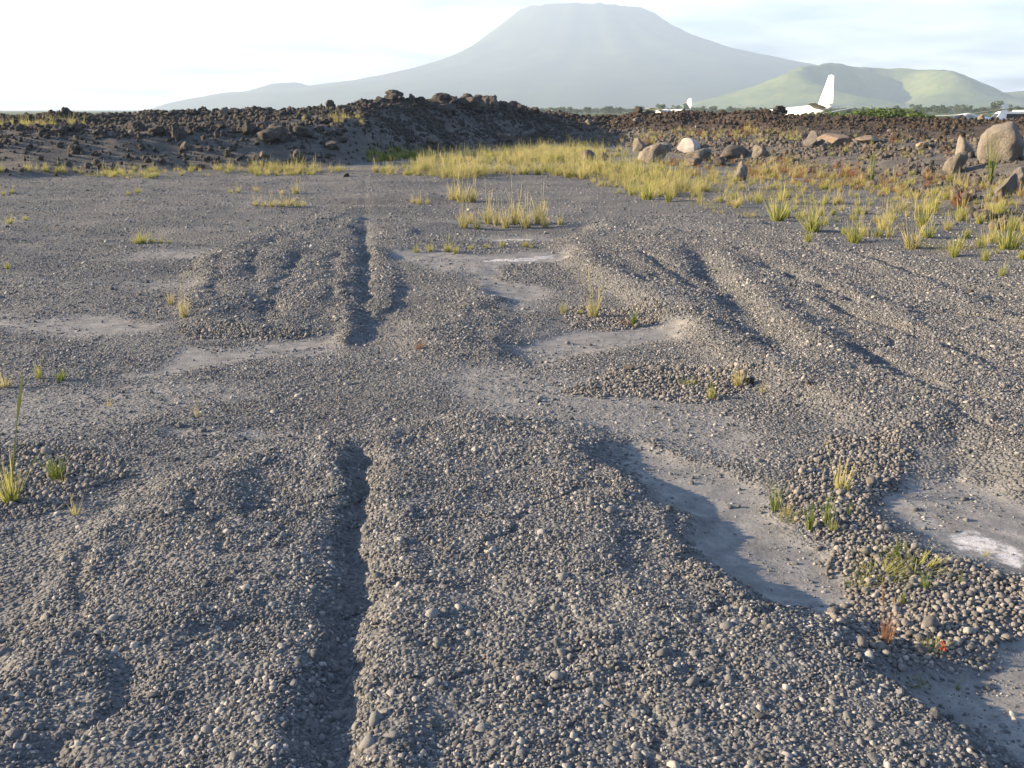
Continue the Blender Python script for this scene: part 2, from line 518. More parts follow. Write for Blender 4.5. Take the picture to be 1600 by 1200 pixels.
# ------------------------------------------------------------------ materials of the ground
def mat_ground():
    m = Mat('runway_ground')
    geo = m.n('ShaderNodeNewGeometry').outputs['Position']
    big = m.noise(0.9, 5, 0.6, geo)
    mid = m.noise(6.0, 5, 0.6, geo)
    fine = m.noise(70.0, 4, 0.65, geo)
    vor = m.n('ShaderNodeTexVoronoi', feature='F1', Scale=62.0)
    m.put(vor.inputs['Vector'], geo)
    cell = m.n('ShaderNodeSeparateColor')
    m.put(cell.inputs[0], vor.outputs['Color'])
    vor2 = m.n('ShaderNodeTexVoronoi', feature='F1', Scale=30.0)
    m.put(vor2.inputs['Vector'], geo)
    dust, salt, slab, soil, lava, green = (m.attr(k) for k in ('dust', 'salt', 'slab', 'soil', 'lava', 'green'))
    gravel = m.ramp(cell.outputs[0], [(0.0, (0.054, 0.06, 0.069)), (0.5, (0.10, 0.107, 0.117)), (1.0, (0.202, 0.206, 0.21))])
    gravel = m.mix(m.math('MULTIPLY', mid, 0.6), gravel, (0.088, 0.094, 0.104))
    fil = m.ramp(mid, [(0.3, (0.098, 0.103, 0.112)), (0.7, (0.16, 0.163, 0.168))])
    gravel = m.mix(m.ramp(big, [(0.42, (0, 0, 0)), (0.62, (1, 1, 1))]), gravel, fil)
    streak = m.n('ShaderNodeMapping'); m.put(streak.inputs['Vector'], geo); streak.inputs['Scale'].default_value = (0.35, 1.3, 1)
    stn = m.noise(0.8, 6, 0.65, streak.outputs[0])
    gravel = m.mix(m.math('MULTIPLY', m.ramp(stn, [(0.45, (0, 0, 0)), (0.7, (1, 1, 1))]), 0.55), gravel, (0.182, 0.186, 0.192))
    gravel = m.mix(m.math('MULTIPLY', m.ramp(stn, [(0.3, (1, 1, 1)), (0.46, (0, 0, 0))]), 0.5), gravel, (0.075, 0.073, 0.072))
    dcol = m.ramp(m.noise(7.0, 6, 0.75, geo), [(0.32, (0.12, 0.123, 0.128)), (0.5, (0.185, 0.188, 0.192)), (0.68, (0.282, 0.28, 0.279))])
    dcol = m.mix(m.math('MULTIPLY', m.math('GREATER_THAN', fine, 0.62), 0.5), dcol, (0.13, 0.12, 0.115))
    dm = m.math('ADD', m.math('MULTIPLY', dust, 1.5), m.math('SUBTRACT', m.math('MULTIPLY', m.noise(9.0, 5, 0.7, geo), 1.4), 0.95), True)
    col = m.mix(dm, gravel, dcol)
    scol = m.ramp(m.noise(2.2, 6, 0.65, geo), [(0.3, (0.068, 0.068, 0.069)), (0.55, (0.115, 0.111, 0.107)), (0.75, (0.175, 0.163, 0.15))])
    col = m.mix(soil, col, scol)
    lcol = m.ramp(m.noise(3.5, 6, 0.7, geo), [(0.3, (0.036, 0.031, 0.029)), (0.55, (0.078, 0.064, 0.056)), (0.75, (0.14, 0.11, 0.088))])
    col = m.mix(lava, col, lcol)
    gcol = m.ramp(m.noise(0.05, 6, 0.6, geo), [(0.35, (0.035, 0.06, 0.018)), (0.6, (0.075, 0.11, 0.03)), (0.75, (0.12, 0.13, 0.05))])
    col = m.mix(green, col, gcol)
    sm = m.math('MULTIPLY', m.math('ADD', salt, m.math('MULTIPLY', m.math('SUBTRACT', m.noise(16, 5, 0.75, geo), 0.55), 3.4)), salt, True)
    sm = m.ramp(sm, [(0.45, (0, 0, 0)), (1.0, (0.9, 0.9, 0.9))])
    col = m.mix(sm, col, (0.52, 0.52, 0.54))
    notdust = m.math('SUBTRACT', 1.0, dm, True)
    h = m.math('MULTIPLY', m.math('SUBTRACT', 1.0, vor.outputs['Distance']), notdust)
    b1 = m.bump(h, 0.7, 0.02)
    b2 = m.bump(m.math('MULTIPLY', m.math('SUBTRACT', 1.0, vor2.outputs['Distance']), notdust), 0.5, 0.03, b1)
    b3 = m.bump(fine, 0.35, 0.012, b2)
    m.principled(Base_Color=col, Roughness=0.95, Specular_IOR_Level=0.15, Normal=b3)
    return m.m


def mat_pebble(name, stops, dusty):
    m = Mat(name)
    rnd = m.n('ShaderNodeObjectInfo').outputs['Random']
    geo = m.n('ShaderNodeNewGeometry').outputs['Position']
    col = m.ramp(rnd, stops)
    n1 = m.noise(90, 3, 0.6, geo)
    col = m.mix(m.math('MULTIPLY', m.ramp(n1, [(0.4, (0, 0, 0)), (0.7, (1, 1, 1))]), 0.55), col, dusty)
    m.principled(Base_Color=col, Roughness=0.93, Specular_IOR_Level=0.2, Normal=m.bump(m.noise(260, 3, 0.6, geo), 0.5, 0.003))
    return m.m


def mat_rock(name, stops, scale=3.0, bump=0.6, dist=0.05, tint=None):
    m = Mat(name)
    rnd = m.n('ShaderNodeObjectInfo').outputs['Random']
    tcn = m.n('ShaderNodeTexCoord').outputs['Object']
    off = m.n('ShaderNodeVectorMath', operation='ADD')
    m.put(off.inputs[0], tcn)
    m.put(off.inputs[1], m.math('MULTIPLY', rnd, 40.0))
    v = off.outputs[0]
    col = m.ramp(m.noise(scale, 6, 0.65, v), stops)
    col = m.mix(m.math('MULTIPLY', rnd, 0.6), col, tint or stops[0][1])
    spots = m.ramp(m.noise(scale * 5, 3, 0.6, v), [(0.58, (0, 0, 0)), (0.68, (1, 1, 1))])
    col = m.mix(m.math('MULTIPLY', spots, 0.35), col, stops[-1][1])
    m.principled(Base_Color=col, Roughness=0.95, Specular_IOR_Level=0.15, Normal=m.bump(m.noise(scale * 7, 6, 0.7, v), bump, dist))
    return m.m


def mat_grass(name, low, high, alt, altw=0.5):
    m = Mat(name)
    t = m.attr('along')
    rnd = m.n('ShaderNodeObjectInfo').outputs['Random']
    br = m.attr('blade')
    col = m.mix(t, low, high)
    col = m.mix(m.math('MULTIPLY', br, altw), col, alt)
    col = m.mix(m.math('MULTIPLY', rnd, 0.30), col, low)
    d = m.n('ShaderNodeBsdfDiffuse', Color=col)
    tr = m.n('ShaderNodeBsdfTranslucent', Color=col)
    mx = m.n('ShaderNodeMixShader', Fac=0.4)
    m.nt.links.new(d.outputs[0], mx.inputs[1]); m.nt.links.new(tr.outputs[0], mx.inputs[2])
    m.nt.links.new(mx.outputs[0], m.out.inputs['Surface'])
    return m.m


def mat_plain(name, color, rough=0.5, metallic=0.0, var=0.15, scale=4.0, spec=0.4):
    m = Mat(name)
    tcn = m.n('ShaderNodeTexCoord').outputs['Object']
    dark = tuple(c * (1 - var) for c in color)
    col = m.ramp(m.noise(scale, 4, 0.6, tcn), [(0.35, dark), (0.65, color)])
    m.principled(Base_Color=col, Roughness=rough, Metallic=metallic, Specular_IOR_Level=spec)
    return m.m


def mat_hill(name, stops, scale):
    m = Mat(name)
    geo = m.n('ShaderNodeNewGeometry').outputs['Position']
    n1 = m.noise(scale, 7, 0.62, geo)
    col = m.ramp(n1, stops)
    m.principled(Base_Color=col, Roughness=0.95, Specular_IOR_Level=0.1, Normal=m.bump(m.noise(scale * 6, 5, 0.6, geo), 0.6, 4.0))
    return m.m


M_GROUND = mat_ground()
M_PEB = mat_pebble('pebble_stone', [(0.0, (0.040, 0.044, 0.051)), (0.4, (0.097, 0.102, 0.111)), (0.8, (0.172, 0.174, 0.178)), (1.0, (0.35, 0.338, 0.325))], (0.166, 0.169, 0.173))
M_LOOSE = mat_pebble('loose_pebble_stone', [(0.0, (0.068, 0.069, 0.072)), (0.5, (0.135, 0.133, 0.132)), (0.9, (0.205, 0.198, 0.193)), (1.0, (0.31, 0.297, 0.285))], (0.20, 0.19, 0.18))
M_LAVA = mat_rock('lava_rock', [(0.3, (0.045, 0.044, 0.045)), (0.5, (0.092, 0.088, 0.084)), (0.7, (0.18, 0.165, 0.148))], 2.5, 0.8, 0.08)
M_BROWN = mat_rock('brown_lava_rock', [(0.3, (0.036, 0.03, 0.027)), (0.5, (0.08, 0.066, 0.056)), (0.7, (0.16, 0.13, 0.105))], 3.0, 0.8, 0.08)
M_GREY = mat_rock('grey_rubble_stone', [(0.3, (0.06, 0.058, 0.058)), (0.5, (0.12, 0.11, 0.10)), (0.7, (0.24, 0.20, 0.165))], 4.0, 0.6, 0.04)
M_BOULD = mat_rock('boulder_stone', [(0.3, (0.125, 0.118, 0.109)), (0.5, (0.215, 0.20, 0.182)), (0.7, (0.32, 0.292, 0.26))], 2.6, 0.75, 0.08)
M_PINK = mat_rock('ochre_stone', [(0.3, (0.16, 0.128, 0.105)), (0.5, (0.24, 0.19, 0.155)), (0.7, (0.32, 0.26, 0.215))], 2.0, 0.6, 0.05)
M_PALE = mat_rock('pale_concrete', [(0.3, (0.28, 0.27, 0.26)), (0.5, (0.38, 0.365, 0.35)), (0.7, (0.48, 0.46, 0.44))], 2.0, 0.3, 0.02)
M_STRAW = mat_grass('straw_grass', (0.22, 0.23, 0.075), (0.58, 0.52, 0.25), (0.50, 0.41, 0.22), 0.5)
M_MIXG = mat_grass('yellow_green_grass', (0.14, 0.18, 0.04), (0.50, 0.47, 0.18), (0.36, 0.36, 0.11), 0.6)
M_GREEN = mat_grass('green_grass', (0.06, 0.11, 0.02), (0.20, 0.27, 0.05), (0.32, 0.30, 0.09), 0.4)
M_RED = mat_grass('dry_weed', (0.12, 0.08, 0.04), (0.34, 0.20, 0.11), (0.30, 0.14, 0.09), 0.6)

# ------------------------------------------------------------------ ground sheet
def axis(lo_fine, hi_fine, step, grow, lim1, grow2, lim2, lo_lim2=None):
    mid_ = list(np.arange(lo_fine, hi_fine, step))
    def outw(start):
        r = []; p = start; s = step
        while p < lim2:
            s = s * (grow if p < lim1 else grow2)
            p += s; r.append(p)
        return r
    right = outw(hi_fine)
    left = [-q for q in outw(-lo_fine)]
    return np.array(left[::-1] + mid_ + right)


gx = axis(-5.5, 6.0, 0.027, 1.03, 60, 1.18, 8000)
ys = [-8000., -3000, -1000, -300, -100, -40, -15, -6, -2.5, -0.8, 0.2, 0.8, 1.2]
p = 1.4
while p < 62:
    ys.append(p); p += max(0.016, 0.0068 * p)
s_ = 0.5
while p < 8000:
    ys.append(p); s_ *= 1.16; p += s_
gy = np.clip(np.array(ys), -9000, 9000)
gx = np.clip(gx, -9000, 9000)
XX, YY = np.meshgrid(gx, gy)
xf, yf = XX.ravel(), YY.ravel()
zf, MF = ground(xf, yf)
# fine relief so that even bare dust is not flat
nearm = (yf > 1) & (yf < 14) & (np.abs(xf) < 8)
zf[nearm] += (0.004 * fbm(xf[nearm], yf[nearm], 0.07, 3, 171)) * (1 - 0.6 * MF['dust'][nearm])
gm = new_mesh('ground', np.stack([xf, yf, zf], 1), grid_faces(len(gx), len(gy)), M_GROUND)
for k in ('dust', 'salt', 'slab', 'soil', 'lava', 'green'):
    set_attr(gm, k, MF[k])
link('ground', gm, kind='structure')

# ------------------------------------------------------------------ far hills
def hill_mesh(name, cx, cy, R, n, hfun, mat, base=-2.0):
    g = np.linspace(-R, R, n)
    X, Y = np.meshgrid(g, g)
    x = X.ravel(); y = Y.ravel()
    z = hfun(x, y)
    me = new_mesh(name, np.stack([x + cx, y + cy, z + base], 1), grid_faces(n, n), mat)
    return me


VY = 6000.0
PXM = VY / 1.036 / FPX            # metres per photo pixel at the volcano
vc = at(905, 172, VY)
RL = np.array([0, 60, 92, 135, 165, 205, 265, 315, 365, 425, 470, 520, 575, 610, 640]) * PXM
HL = np.array([at(905, 172 - h_, VY).z for h_ in (160, 160, 157, 122, 99, 82, 62, 51, 41, 34, 29, 22, 17, 9, 0)])
RR = np.array([0, 60, 95, 115, 140, 175, 225, 295, 345, 420, 520, 640, 800]) * PXM
HR = np.array([at(905, 172 - h_, VY).z for h_ in (160, 160, 157, 147, 128, 111, 93, 75, 65, 48, 28, 12, 0)])


def volcano_h(x, y):
    r = np.hypot(x, y)
    wgt = sst(-0.6, 0.6, x / np.maximum(r, 1))
    h = np.interp(r, RL, HL) * (1 - wgt) + np.interp(r, RR, HR) * wgt
    ang = np.arctan2(y, x)
    gul = fbm(np.cos(ang) * 9 + 0.0006 * r, np.sin(ang) * 9, 1.0, 4, 201)
    h = h + gul * 0.05 * np.minimum(h, 350) * sst(0, 500, r) + 10 * fbm(x, y, 300, 4, 205) * sst(60, 200, h) + 6 * np.abs(fbm(x, y, 500, 3, 207)) * sst(2, 30, h)
    return np.minimum(h, at(905, 13, VY).z )


M_VOLC = mat_hill('volcano_slope', [(0.35, (0.03, 0.045, 0.03)), (0.5, (0.055, 0.075, 0.035)), (0.7, (0.10, 0.115, 0.05))], 0.004)
link('volcano', hill_mesh('volcano', vc.x, vc.y, 3000, 240, volcano_h, M_VOLC), kind='structure')

FY = 5200.0
fc = at(437, 172, FY); FP = FY / 1.036 / FPX


def foot_h(x, y):
    h = 33 * np.exp(-((x / (60 * FP)) ** 2 + (y / 160) ** 2)) + 23 * np.exp(-(((x + 95 * FP) / (60 * FP)) ** 2 + (y / 200) ** 2))
    h += 20 * np.exp(-(((x - 60 * FP) / (60 * FP)) ** 2 + (y / 200) ** 2))
    return FP * h * (1 + 0.06 * fbm(x, y, 80, 3, 211)) - 1
link('foothill', hill_mesh('foothill', fc.x, fc.y, 900, 110, foot_h, M_VOLC), kind='structure')

CY = 3000.0
CPX = CY / 1.036 / FPX
cc = at(1365, 172, CY)


def cone_h(x, y):
    """a breached cinder cone, its open side towards the runway"""
    R = 118 * CPX
    xs = x / CPX; yv = y / CPX                       # in photo pixels
    r = np.hypot(xs * 0.92, yv)
    ang = np.degrees(np.arctan2(xs, -yv))            # 0 = towards the viewer, + = right
    rim = np.interp(ang, [-180, -150, -120, -85, -55, -30, -5, 25, 50, 75, 100, 130, 155, 180], [64, 66, 66, 60, 40, 22, 8, 20, 40, 52, 56, 60, 63, 64])
    rimr = np.interp(ang, [-180, -120, -85, -60, -25, 20, 60, 110, 180], [70, 70, 95, 150, 190, 130, 105, 95, 70])
    out_ = np.exp(-((np.maximum(r - rimr, 0)) / 78.0) ** 1.6)
    inn = np.exp(-((np.maximum(rimr - r, 0)) / 62.0) ** 2)
    h = rim * out_ * inn
    h += 14 * np.exp(-(((xs + 230) / 90.0) ** 2 + ((yv + 40) / 80.0) ** 2))
    h += 31 * np.exp(-(((xs - 290) / 95.0) ** 2 + ((yv - 120) / 100.0) ** 2)) + 8 * np.exp(-((xs / 260.0) ** 2 + (yv / 150.0) ** 2))
    h = h * (1 + 0.05 * fbm(xs, yv, 45, 4, 221)) + 1.2 * fbm(xs, yv, 16, 3, 223) * sst(3, 15, h)
    return CPX * h - 1
M_CONE = mat_hill('grassy_hill', [(0.3, (0.085, 0.125, 0.045)), (0.5, (0.14, 0.185, 0.06)), (0.7, (0.22, 0.25, 0.09))], 0.015)
link('grassy_hill', hill_mesh('grassy_hill', cc.x, cc.y, 900, 260, cone_h, M_CONE), kind='structure')

# ------------------------------------------------------------------ air
hz = bpy.data.materials.new('haze')
hz.use_nodes = True
hn = hz.node_tree; hn.nodes.clear()
ho = hn.nodes.new('ShaderNodeOutputMaterial')
hv = hn.nodes.new('ShaderNodeVolumePrincipled')
hv.inputs['Color'].default_value = (0.54, 0.725, 1.0, 1)
hv.inputs['Density'].default_value = 0.00027
hv.inputs['Anisotropy'].default_value = 0.18
hn.links.new(hv.outputs[0], ho.inputs['Volume'])
b = bmesh.new()
bmesh.ops.create_cube(b, size=1.0)
hm = bpy.data.meshes.new('haze'); b.to_mesh(hm); b.free()
hm.materials.append(hz)
o = link('haze', hm, kind='stuff')
o.scale = (18400, 18400, 630); o.location = (0, 0, 630 / 2 - 6)

# ------------------------------------------------------------------ scatter helper (for what nobody could count)
def scatter(name, protos, P, rot, scl, idx, label, cat):
    """one object whose points carry small stones or blades; protos are meshes"""
    me = bpy.data.meshes.new(name)
    n = len(P)
    me.vertices.add(n); me.vertices.foreach_set('co', P.astype(np.float32).ravel())
    a = me.attributes.new('rot', 'FLOAT_VECTOR', 'POINT'); a.data.foreach_set('vector', rot.astype(np.float32).ravel())
    a = me.attributes.new('scl', 'FLOAT_VECTOR', 'POINT'); a.data.foreach_set('vector', scl.astype(np.float32).ravel())
    a = me.attributes.new('idx', 'INT', 'POINT'); a.data.foreach_set('value', idx.astype(np.int32))
    o = link(name, me, label=label, cat=cat, kind='stuff')
    g = bpy.data.node_groups.new(name, 'GeometryNodeTree')
    g.interface.new_socket('Geometry', in_out='INPUT', socket_type='NodeSocketGeometry')
    g.interface.new_socket('Geometry', in_out='OUTPUT', socket_type='NodeSocketGeometry')
    gi = g.nodes.new('NodeGroupInput'); go = g.nodes.new('NodeGroupOutput')
    coll = bpy.data.collections.new(name + '_pieces')
    for i, pm in enumerate(protos):
        po = bpy.data.objects.new('%s_piece_%02d' % (name, i), pm)
        coll.objects.link(po)
    ci = g.nodes.new('GeometryNodeCollectionInfo')
    ci.inputs['Collection'].default_value = coll
    ci.inputs['Separate Children'].default_value = True
    ci.inputs['Reset Children'].default_value = True
    ip = g.nodes.new('GeometryNodeInstanceOnPoints')
    ip.inputs['Pick Instance'].default_value = True

    def na(nm, t):
        q = g.nodes.new('GeometryNodeInputNamedAttribute'); q.data_type = t
        q.inputs['Name'].default_value = nm
        return q.outputs[0]
    L = g.links.new
    L(gi.outputs[0], ip.inputs['Points']); L(ci.outputs[0], ip.inputs['Instance'])
    L(na('idx', 'INT'), ip.inputs['Instance Index'])
    e2r = g.nodes.new('FunctionNodeEulerToRotation')
    L(na('rot', 'FLOAT_VECTOR'), e2r.inputs[0]); L(e2r.outputs[0], ip.inputs['Rotation'])
    L(na('scl', 'FLOAT_VECTOR'), ip.inputs['Scale'])
    L(ip.outputs[0], go.inputs[0])
    md = o.modifiers.new('scatter', 'NODES'); md.node_group = g
    return o


def ico(sub):
    b = bmesh.new()
    bmesh.ops.create_icosphere(b, subdivisions=sub, radius=1.0)
    b.verts.ensure_lookup_table()
    v = np.array([q.co[:] for q in b.verts]); f = np.array([[q.index for q in t.verts] for t in b.faces])
    b.free()
    return v, f


def stone_mesh(name, seed, sub, mat, cuts=9, cut_lo=0.62, cut_hi=0.95, amp=0.12, freq=1.6, squash=(1, 1, 1), smooth=True, octv=4):
    r = np.random.default_rng(seed)
    v, f = ico(sub)
    n = v.copy()
    for k in range(cuts):
        d = r.normal(size=3); d /= np.linalg.norm(d)
        h = r.uniform(cut_lo, cut_hi)
        over = np.maximum(v @ d - h, 0)
        v = v - over[:, None] * d * 0.92
    v = v + n * (amp * fbm3(v * freq + seed * 3.1, octv, seed, 0.55))[:, None]
    if sub >= 4:
        v = v + n * (0.35 * amp * np.abs(fbm3(v * freq * 4.5 + seed, 3, seed + 50, 0.6)) - 0.1 * amp)[:, None]
    v = v * np.array(squash)
    return new_mesh(name, v, f, mat, smooth)


# ------------------------------------------------------------------ gravel
def jitter_points(y0, y1, cell):
    xm = 0.62 * y1 + 0.9
    nx = int(2 * xm / cell); ny = int((y1 - y0) / cell)
    X, Y = np.meshgrid(np.arange(nx), np.arange(ny))
    x = (X.ravel() + RNG.random(nx * ny)) * cell - xm
    y = (Y.ravel() + RNG.random(nx * ny)) * cell + y0
    k = np.abs(x) < 0.62 * y + 0.9
    return x[k], y[k]


peb_protos = [stone_mesh('pebble_%d' % i, 300 + i, 2, M_PEB, 9, 0.5, 0.9, 0.30, 1.7, (1, 0.72 + 0.1 * (i % 3), 0.58), i % 3 == 0, 3) for i in range(8)]
loose_protos = [stone_mesh('loose_pebble_%d' % i, 330 + i, 2, M_LOOSE, 8, 0.6, 0.95, 0.22, 1.5, (1, 0.85, 0.7), True, 3) for i in range(6)]
gP, gR, gS, gI = [], [], [], []
lP, lR, lS, lI = [], [], [], []
for (y0, y1, cell) in ((1.5, 4.2, 0.0112), (4.2, 8.0, 0.0128), (8.0, 13.0, 0.0205), (13.0, 27.0, 0.052)):
    x, y = jitter_points(y0, y1, cell)
    z, M = ground(x, y)
    patch = sst(-0.25, 0.25, fbm(x, y, 0.9, 4, 181))
    dens = 0.20 + 0.50 * patch
    dens = np.maximum(dens, (0.70 + 0.28 * sst(-0.3, 0.2, fbm(x, y, 0.5, 3, 183))) * M['slab'])
    dens = dens * (1 - 0.97 * sst(0.1, 1.05, M['dust'])) + 0.30 * sst(-0.2, 0.45, fbm(x, y, 0.35, 3, 185))
    dens = dens * (1 - 0.55 * M['rut'])
    dens = dens * (1 - M['soil'])
    dens = dens * (1 - sst(0.3, 0.8, M['loose']))
    k = RNG.random(len(x)) < dens
    n = int(k.sum())
    r = (np.minimum(cell, 0.0165) if cell < 0.05 else 0.024) * 0.47 * np.exp(RNG.normal(0, 0.44, n)) * (1 + 0.15 * M['slab'][k])
    r = np.where(RNG.random(n) < 0.003, r * 1.5, r)
    r = np.where(M['dust'][k] > 0.5, r * RNG.uniform(0.3, 1.35, n), r)
    gP.append(np.stack([x[k], y[k], z[k] - r * 0.06], 1))
    gR.append(np.stack([RNG.normal(0, 0.45, n), RNG.normal(0, 0.45, n), RNG.random(n) * 6.283], 1))
    gS.append(np.stack([r, r, r], 1)); gI.append(RNG.integers(0, len(peb_protos), n))
for (y0, y1, cell) in ((2.0, 5.5, 0.0148), (5.5, 11.0, 0.0165)):
    x, y = jitter_points(y0, y1, cell)
    z, M = ground(x, y)
    k = RNG.random(len(x)) < np.maximum(0.97 * sst(0.25, 0.85, M['loose'] + 0.3 * fbm(x, y, 0.25, 3, 187)), 0.002 * (1 - M['slab']))
    n = int(k.sum())
    r = cell * 0.54 * np.exp(RNG.normal(0, 0.34, n))
    lP.append(np.stack([x[k], y[k], z[k] + r * 0.35], 1))
    lR.append(np.stack([RNG.normal(0, 0.5, n), RNG.normal(0, 0.5, n), RNG.random(n) * 6.283], 1))
    lS.append(np.stack([r, r, r], 1)); lI.append(RNG.integers(0, len(loose_protos), n))
cat_ = np.concatenate
scatter('gravel', peb_protos, cat_(gP), cat_(gR), cat_(gS), cat_(gI), 'fine dusty grey gravel covering the broken runway', 'gravel')
scatter('loose_gravel', loose_protos, cat_(lP), cat_(lR), cat_(lS), cat_(lI), 'loose rounder dark pebbles drifted between the worn slabs', 'gravel')
print('gravel', sum(map(len, gP)), sum(map(len, lP)))

#@@NEXT@@
# ------------------------------------------------------------------ where a line of sight meets the ground
_yfar = np.arange(11, 75, 0.13)


def hit(u, v):
    xr = (u - 800.0) / FPX; yr = (600.0 - v) / FPX
    if v > 300:
        y0 = gp(u, v)[1]
        ys_ = np.linspace(0.72 * y0, min(1.2 * y0, 60), 160)
    else:
        ys_ = _yfar
    t = ys_ / (CP + yr * SP)
    x = t * xr; zr = CAM_H + t * (yr * CP - SP)
    z, _ = ground(x, ys_)
    k = np.nonzero(z >= zr)[0]
    i = k[0] if len(k) else (len(ys_) - 1 if v > 300 else int(np.argmin(zr - z)))
    return Vector((float(x[i]), float(ys_[i]), float(z[i])))


def mpp(Y):
    """metres per photo pixel at distance Y (far field)"""
    return Y / 1.02 / FPX


ONES = ['first', 'second', 'third', 'fourth', 'fifth', 'sixth', 'seventh', 'eighth', 'ninth', 'tenth', 'eleventh', 'twelfth', 'thirteenth', 'fourteenth', 'fifteenth', 'sixteenth', 'seventeenth', 'eighteenth', 'nineteenth']
TENS = {2: 'twent', 3: 'thirt', 4: 'fort', 5: 'fift', 6: 'sixt', 7: 'sevent', 8: 'eight', 9: 'ninet'}


def nth(i):
    """0 -> first, 1 -> second ..."""
    i += 1
    if i < 20:
        return ONES[i - 1]
    return TENS[i // 10] + ('ieth' if i % 10 == 0 else 'y-' + ONES[i % 10 - 1])


# ------------------------------------------------------------------ rubble on the bank
lava_protos = [stone_mesh('lava_piece_%d' % i, 400 + i, 2, M_LAVA, 10, 0.4, 0.8, 0.7, 1.9, (1, 0.85, 0.75), False, 3) for i in range(6)]
brown_protos = [stone_mesh('brown_piece_%d' % i, 420 + i, 2, M_BROWN, 10, 0.4, 0.8, 0.75, 2.0, (1, 0.85, 0.8), False, 3) for i in range(6)]
grey_protos = [stone_mesh('rubble_piece_%d' % i, 440 + i, 2, M_GREY, 9, 0.5, 0.9, 0.2, 1.5, (1, 0.85, 0.65), False, 3) for i in range(6)]
n = 110000
aa = RNG.uniform(-0.72, 0.72, n)
f_ = np.interp(aa, _ba, _bf); c_ = np.interp(aa, _ba, _bc)
y = f_ - 0.5 + (c_ + 3.0 - f_) * RNG.random(n); x = aa * y
z, M = ground(x, y)
t1, t2 = M['t1'], M['t2']
az = x / y
leftm = sst(0.06, 0.0, az)
pl = M['soil'] * (leftm * (0.12 + 0.22 * sst(0.6, 1.0, t1) + 0.45 * sst(0.1, 0.8, t2) + 0.35 * sst(-0.16, -0.1, az)) + (1 - leftm) * (0.5 + 0.5 * t2))
pl = pl * (0.45 + 1.1 * sst(-0.2, 0.35, fbm(x, y, 1.8, 3, 301)))
pl = np.where(t2 >= 1.0, pl * 0.5, pl)
k = RNG.random(len(x)) < pl
x, y, z, t1, t2, az, br = x[k], y[k], z[k], t1[k], t2[k], az[k], M['lava'][k]
n = len(x)
r = 0.026 * np.exp(RNG.normal(0, 0.75, n)) * (1 + 0.8 * sst(0.5, 1.0, t2)) * (0.6 + y / 60)
r = np.where(br > 0.5, r * 0.75, r)
r = np.minimum(r, 0.13)
P3 = np.stack([x, y, z + r * 0.25], 1)
R3 = np.stack([RNG.normal(0, 0.8, n), RNG.normal(0, 0.8, n), RNG.random(n) * 6.283], 1)
S3 = np.stack([r, r, r], 1); I3 = RNG.integers(0, 6, n)
isb = (br > RNG.random(n)) ; isg = ~isb & (az > 0.05 * RNG.random(n) + 0.03); isl = ~isb & ~isg
for nm, pr, kk, lb in (('lava_rubble', lava_protos, isl, 'dark lava rubble strewn over the left bank'),
                       ('brown_lava_rubble', brown_protos, isb, 'brown lava clinker heaped along the far right ridge'),
                       ('stone_rubble', grey_protos, isg, 'grey broken stones spread over the slope below the ridge')):
    scatter(nm, pr, P3[kk], R3[kk], S3[kk], I3[kk], lb, 'rubble')
print('rubble', n)

# ------------------------------------------------------------------ single rocks and boulders
rock_bank = {
    'lava': [stone_mesh('lava_rock_%d' % i, 500 + i, 4, M_LAVA, 11, 0.5, 0.88, 0.48, 1.8, (1, 0.85, 0.9), True, 5) for i in range(6)],
    'brown': [stone_mesh('brown_rock_%d' % i, 520 + i, 4, M_BROWN, 10, 0.5, 0.9, 0.6, 1.7, (1, 0.85, 0.9), True, 5) for i in range(4)],
    'boulder': [stone_mesh('boulder_%d' % i, 540 + i, 4, M_BOULD, 13, 0.36, 0.68, 0.16, 2.4, (1, 0.9, 0.9), True, 5) for i in range(6)],
    'grey': [stone_mesh('grey_rock_%d' % i, 560 + i, 4, M_GREY, 11, 0.5, 0.9, 0.14, 1.4, (1, 0.9, 0.9), True, 5) for i in range(5)],
    'ochre': [stone_mesh('ochre_rock_%d' % i, 580 + i, 4, M_PINK, 11, 0.45, 0.9, 0.14, 1.4, (1, 0.9, 0.9), True, 5) for i in range(3)],
    'pale': [stone_mesh('pale_block_%d' % i, 600 + i, 4, M_PALE, 7, 0.42, 0.7, 0.05, 1.4, (1, 0.8, 0.8), True, 4) for i in range(3)],
}


def rock(kind, u, v, wpx, hpx, label, cat='boulder', group=None, name=None, rz=None, tilt=0.0, sink=0.30, var=None):
    p = hit(u, v)
    m = mpp(p.y)
    W = wpx * m / 2; H = hpx * m
    me = rock_bank[kind][random.randrange(len(rock_bank[kind])) if var is None else var]
    co = np.empty(len(me.vertices) * 3, np.float32); me.vertices.foreach_get('co', co); co = co.reshape(-1, 3)
    zlo, zhi = co[:, 2].min(), co[:, 2].max()
    o = link(name or {'lava': 'lava_rock', 'brown': 'lava_rock', 'pale': 'pale_block'}.get(kind, 'boulder'), me, label=label, cat=cat, group=group)
    sz = H * (1 + sink) / (zhi - zlo)
    o.scale = (W / 0.86, W / 0.86, sz)
    o.location = (p.x, p.y + W * 0.5, gz(p.x, p.y + W * 0.5) * 0.5 + p.z * 0.5 - zlo * sz - H * sink)
    o.rotation_euler = (tilt, tilt * 0.5, random.uniform(0, 6.283) if rz is None else rz)
    return o


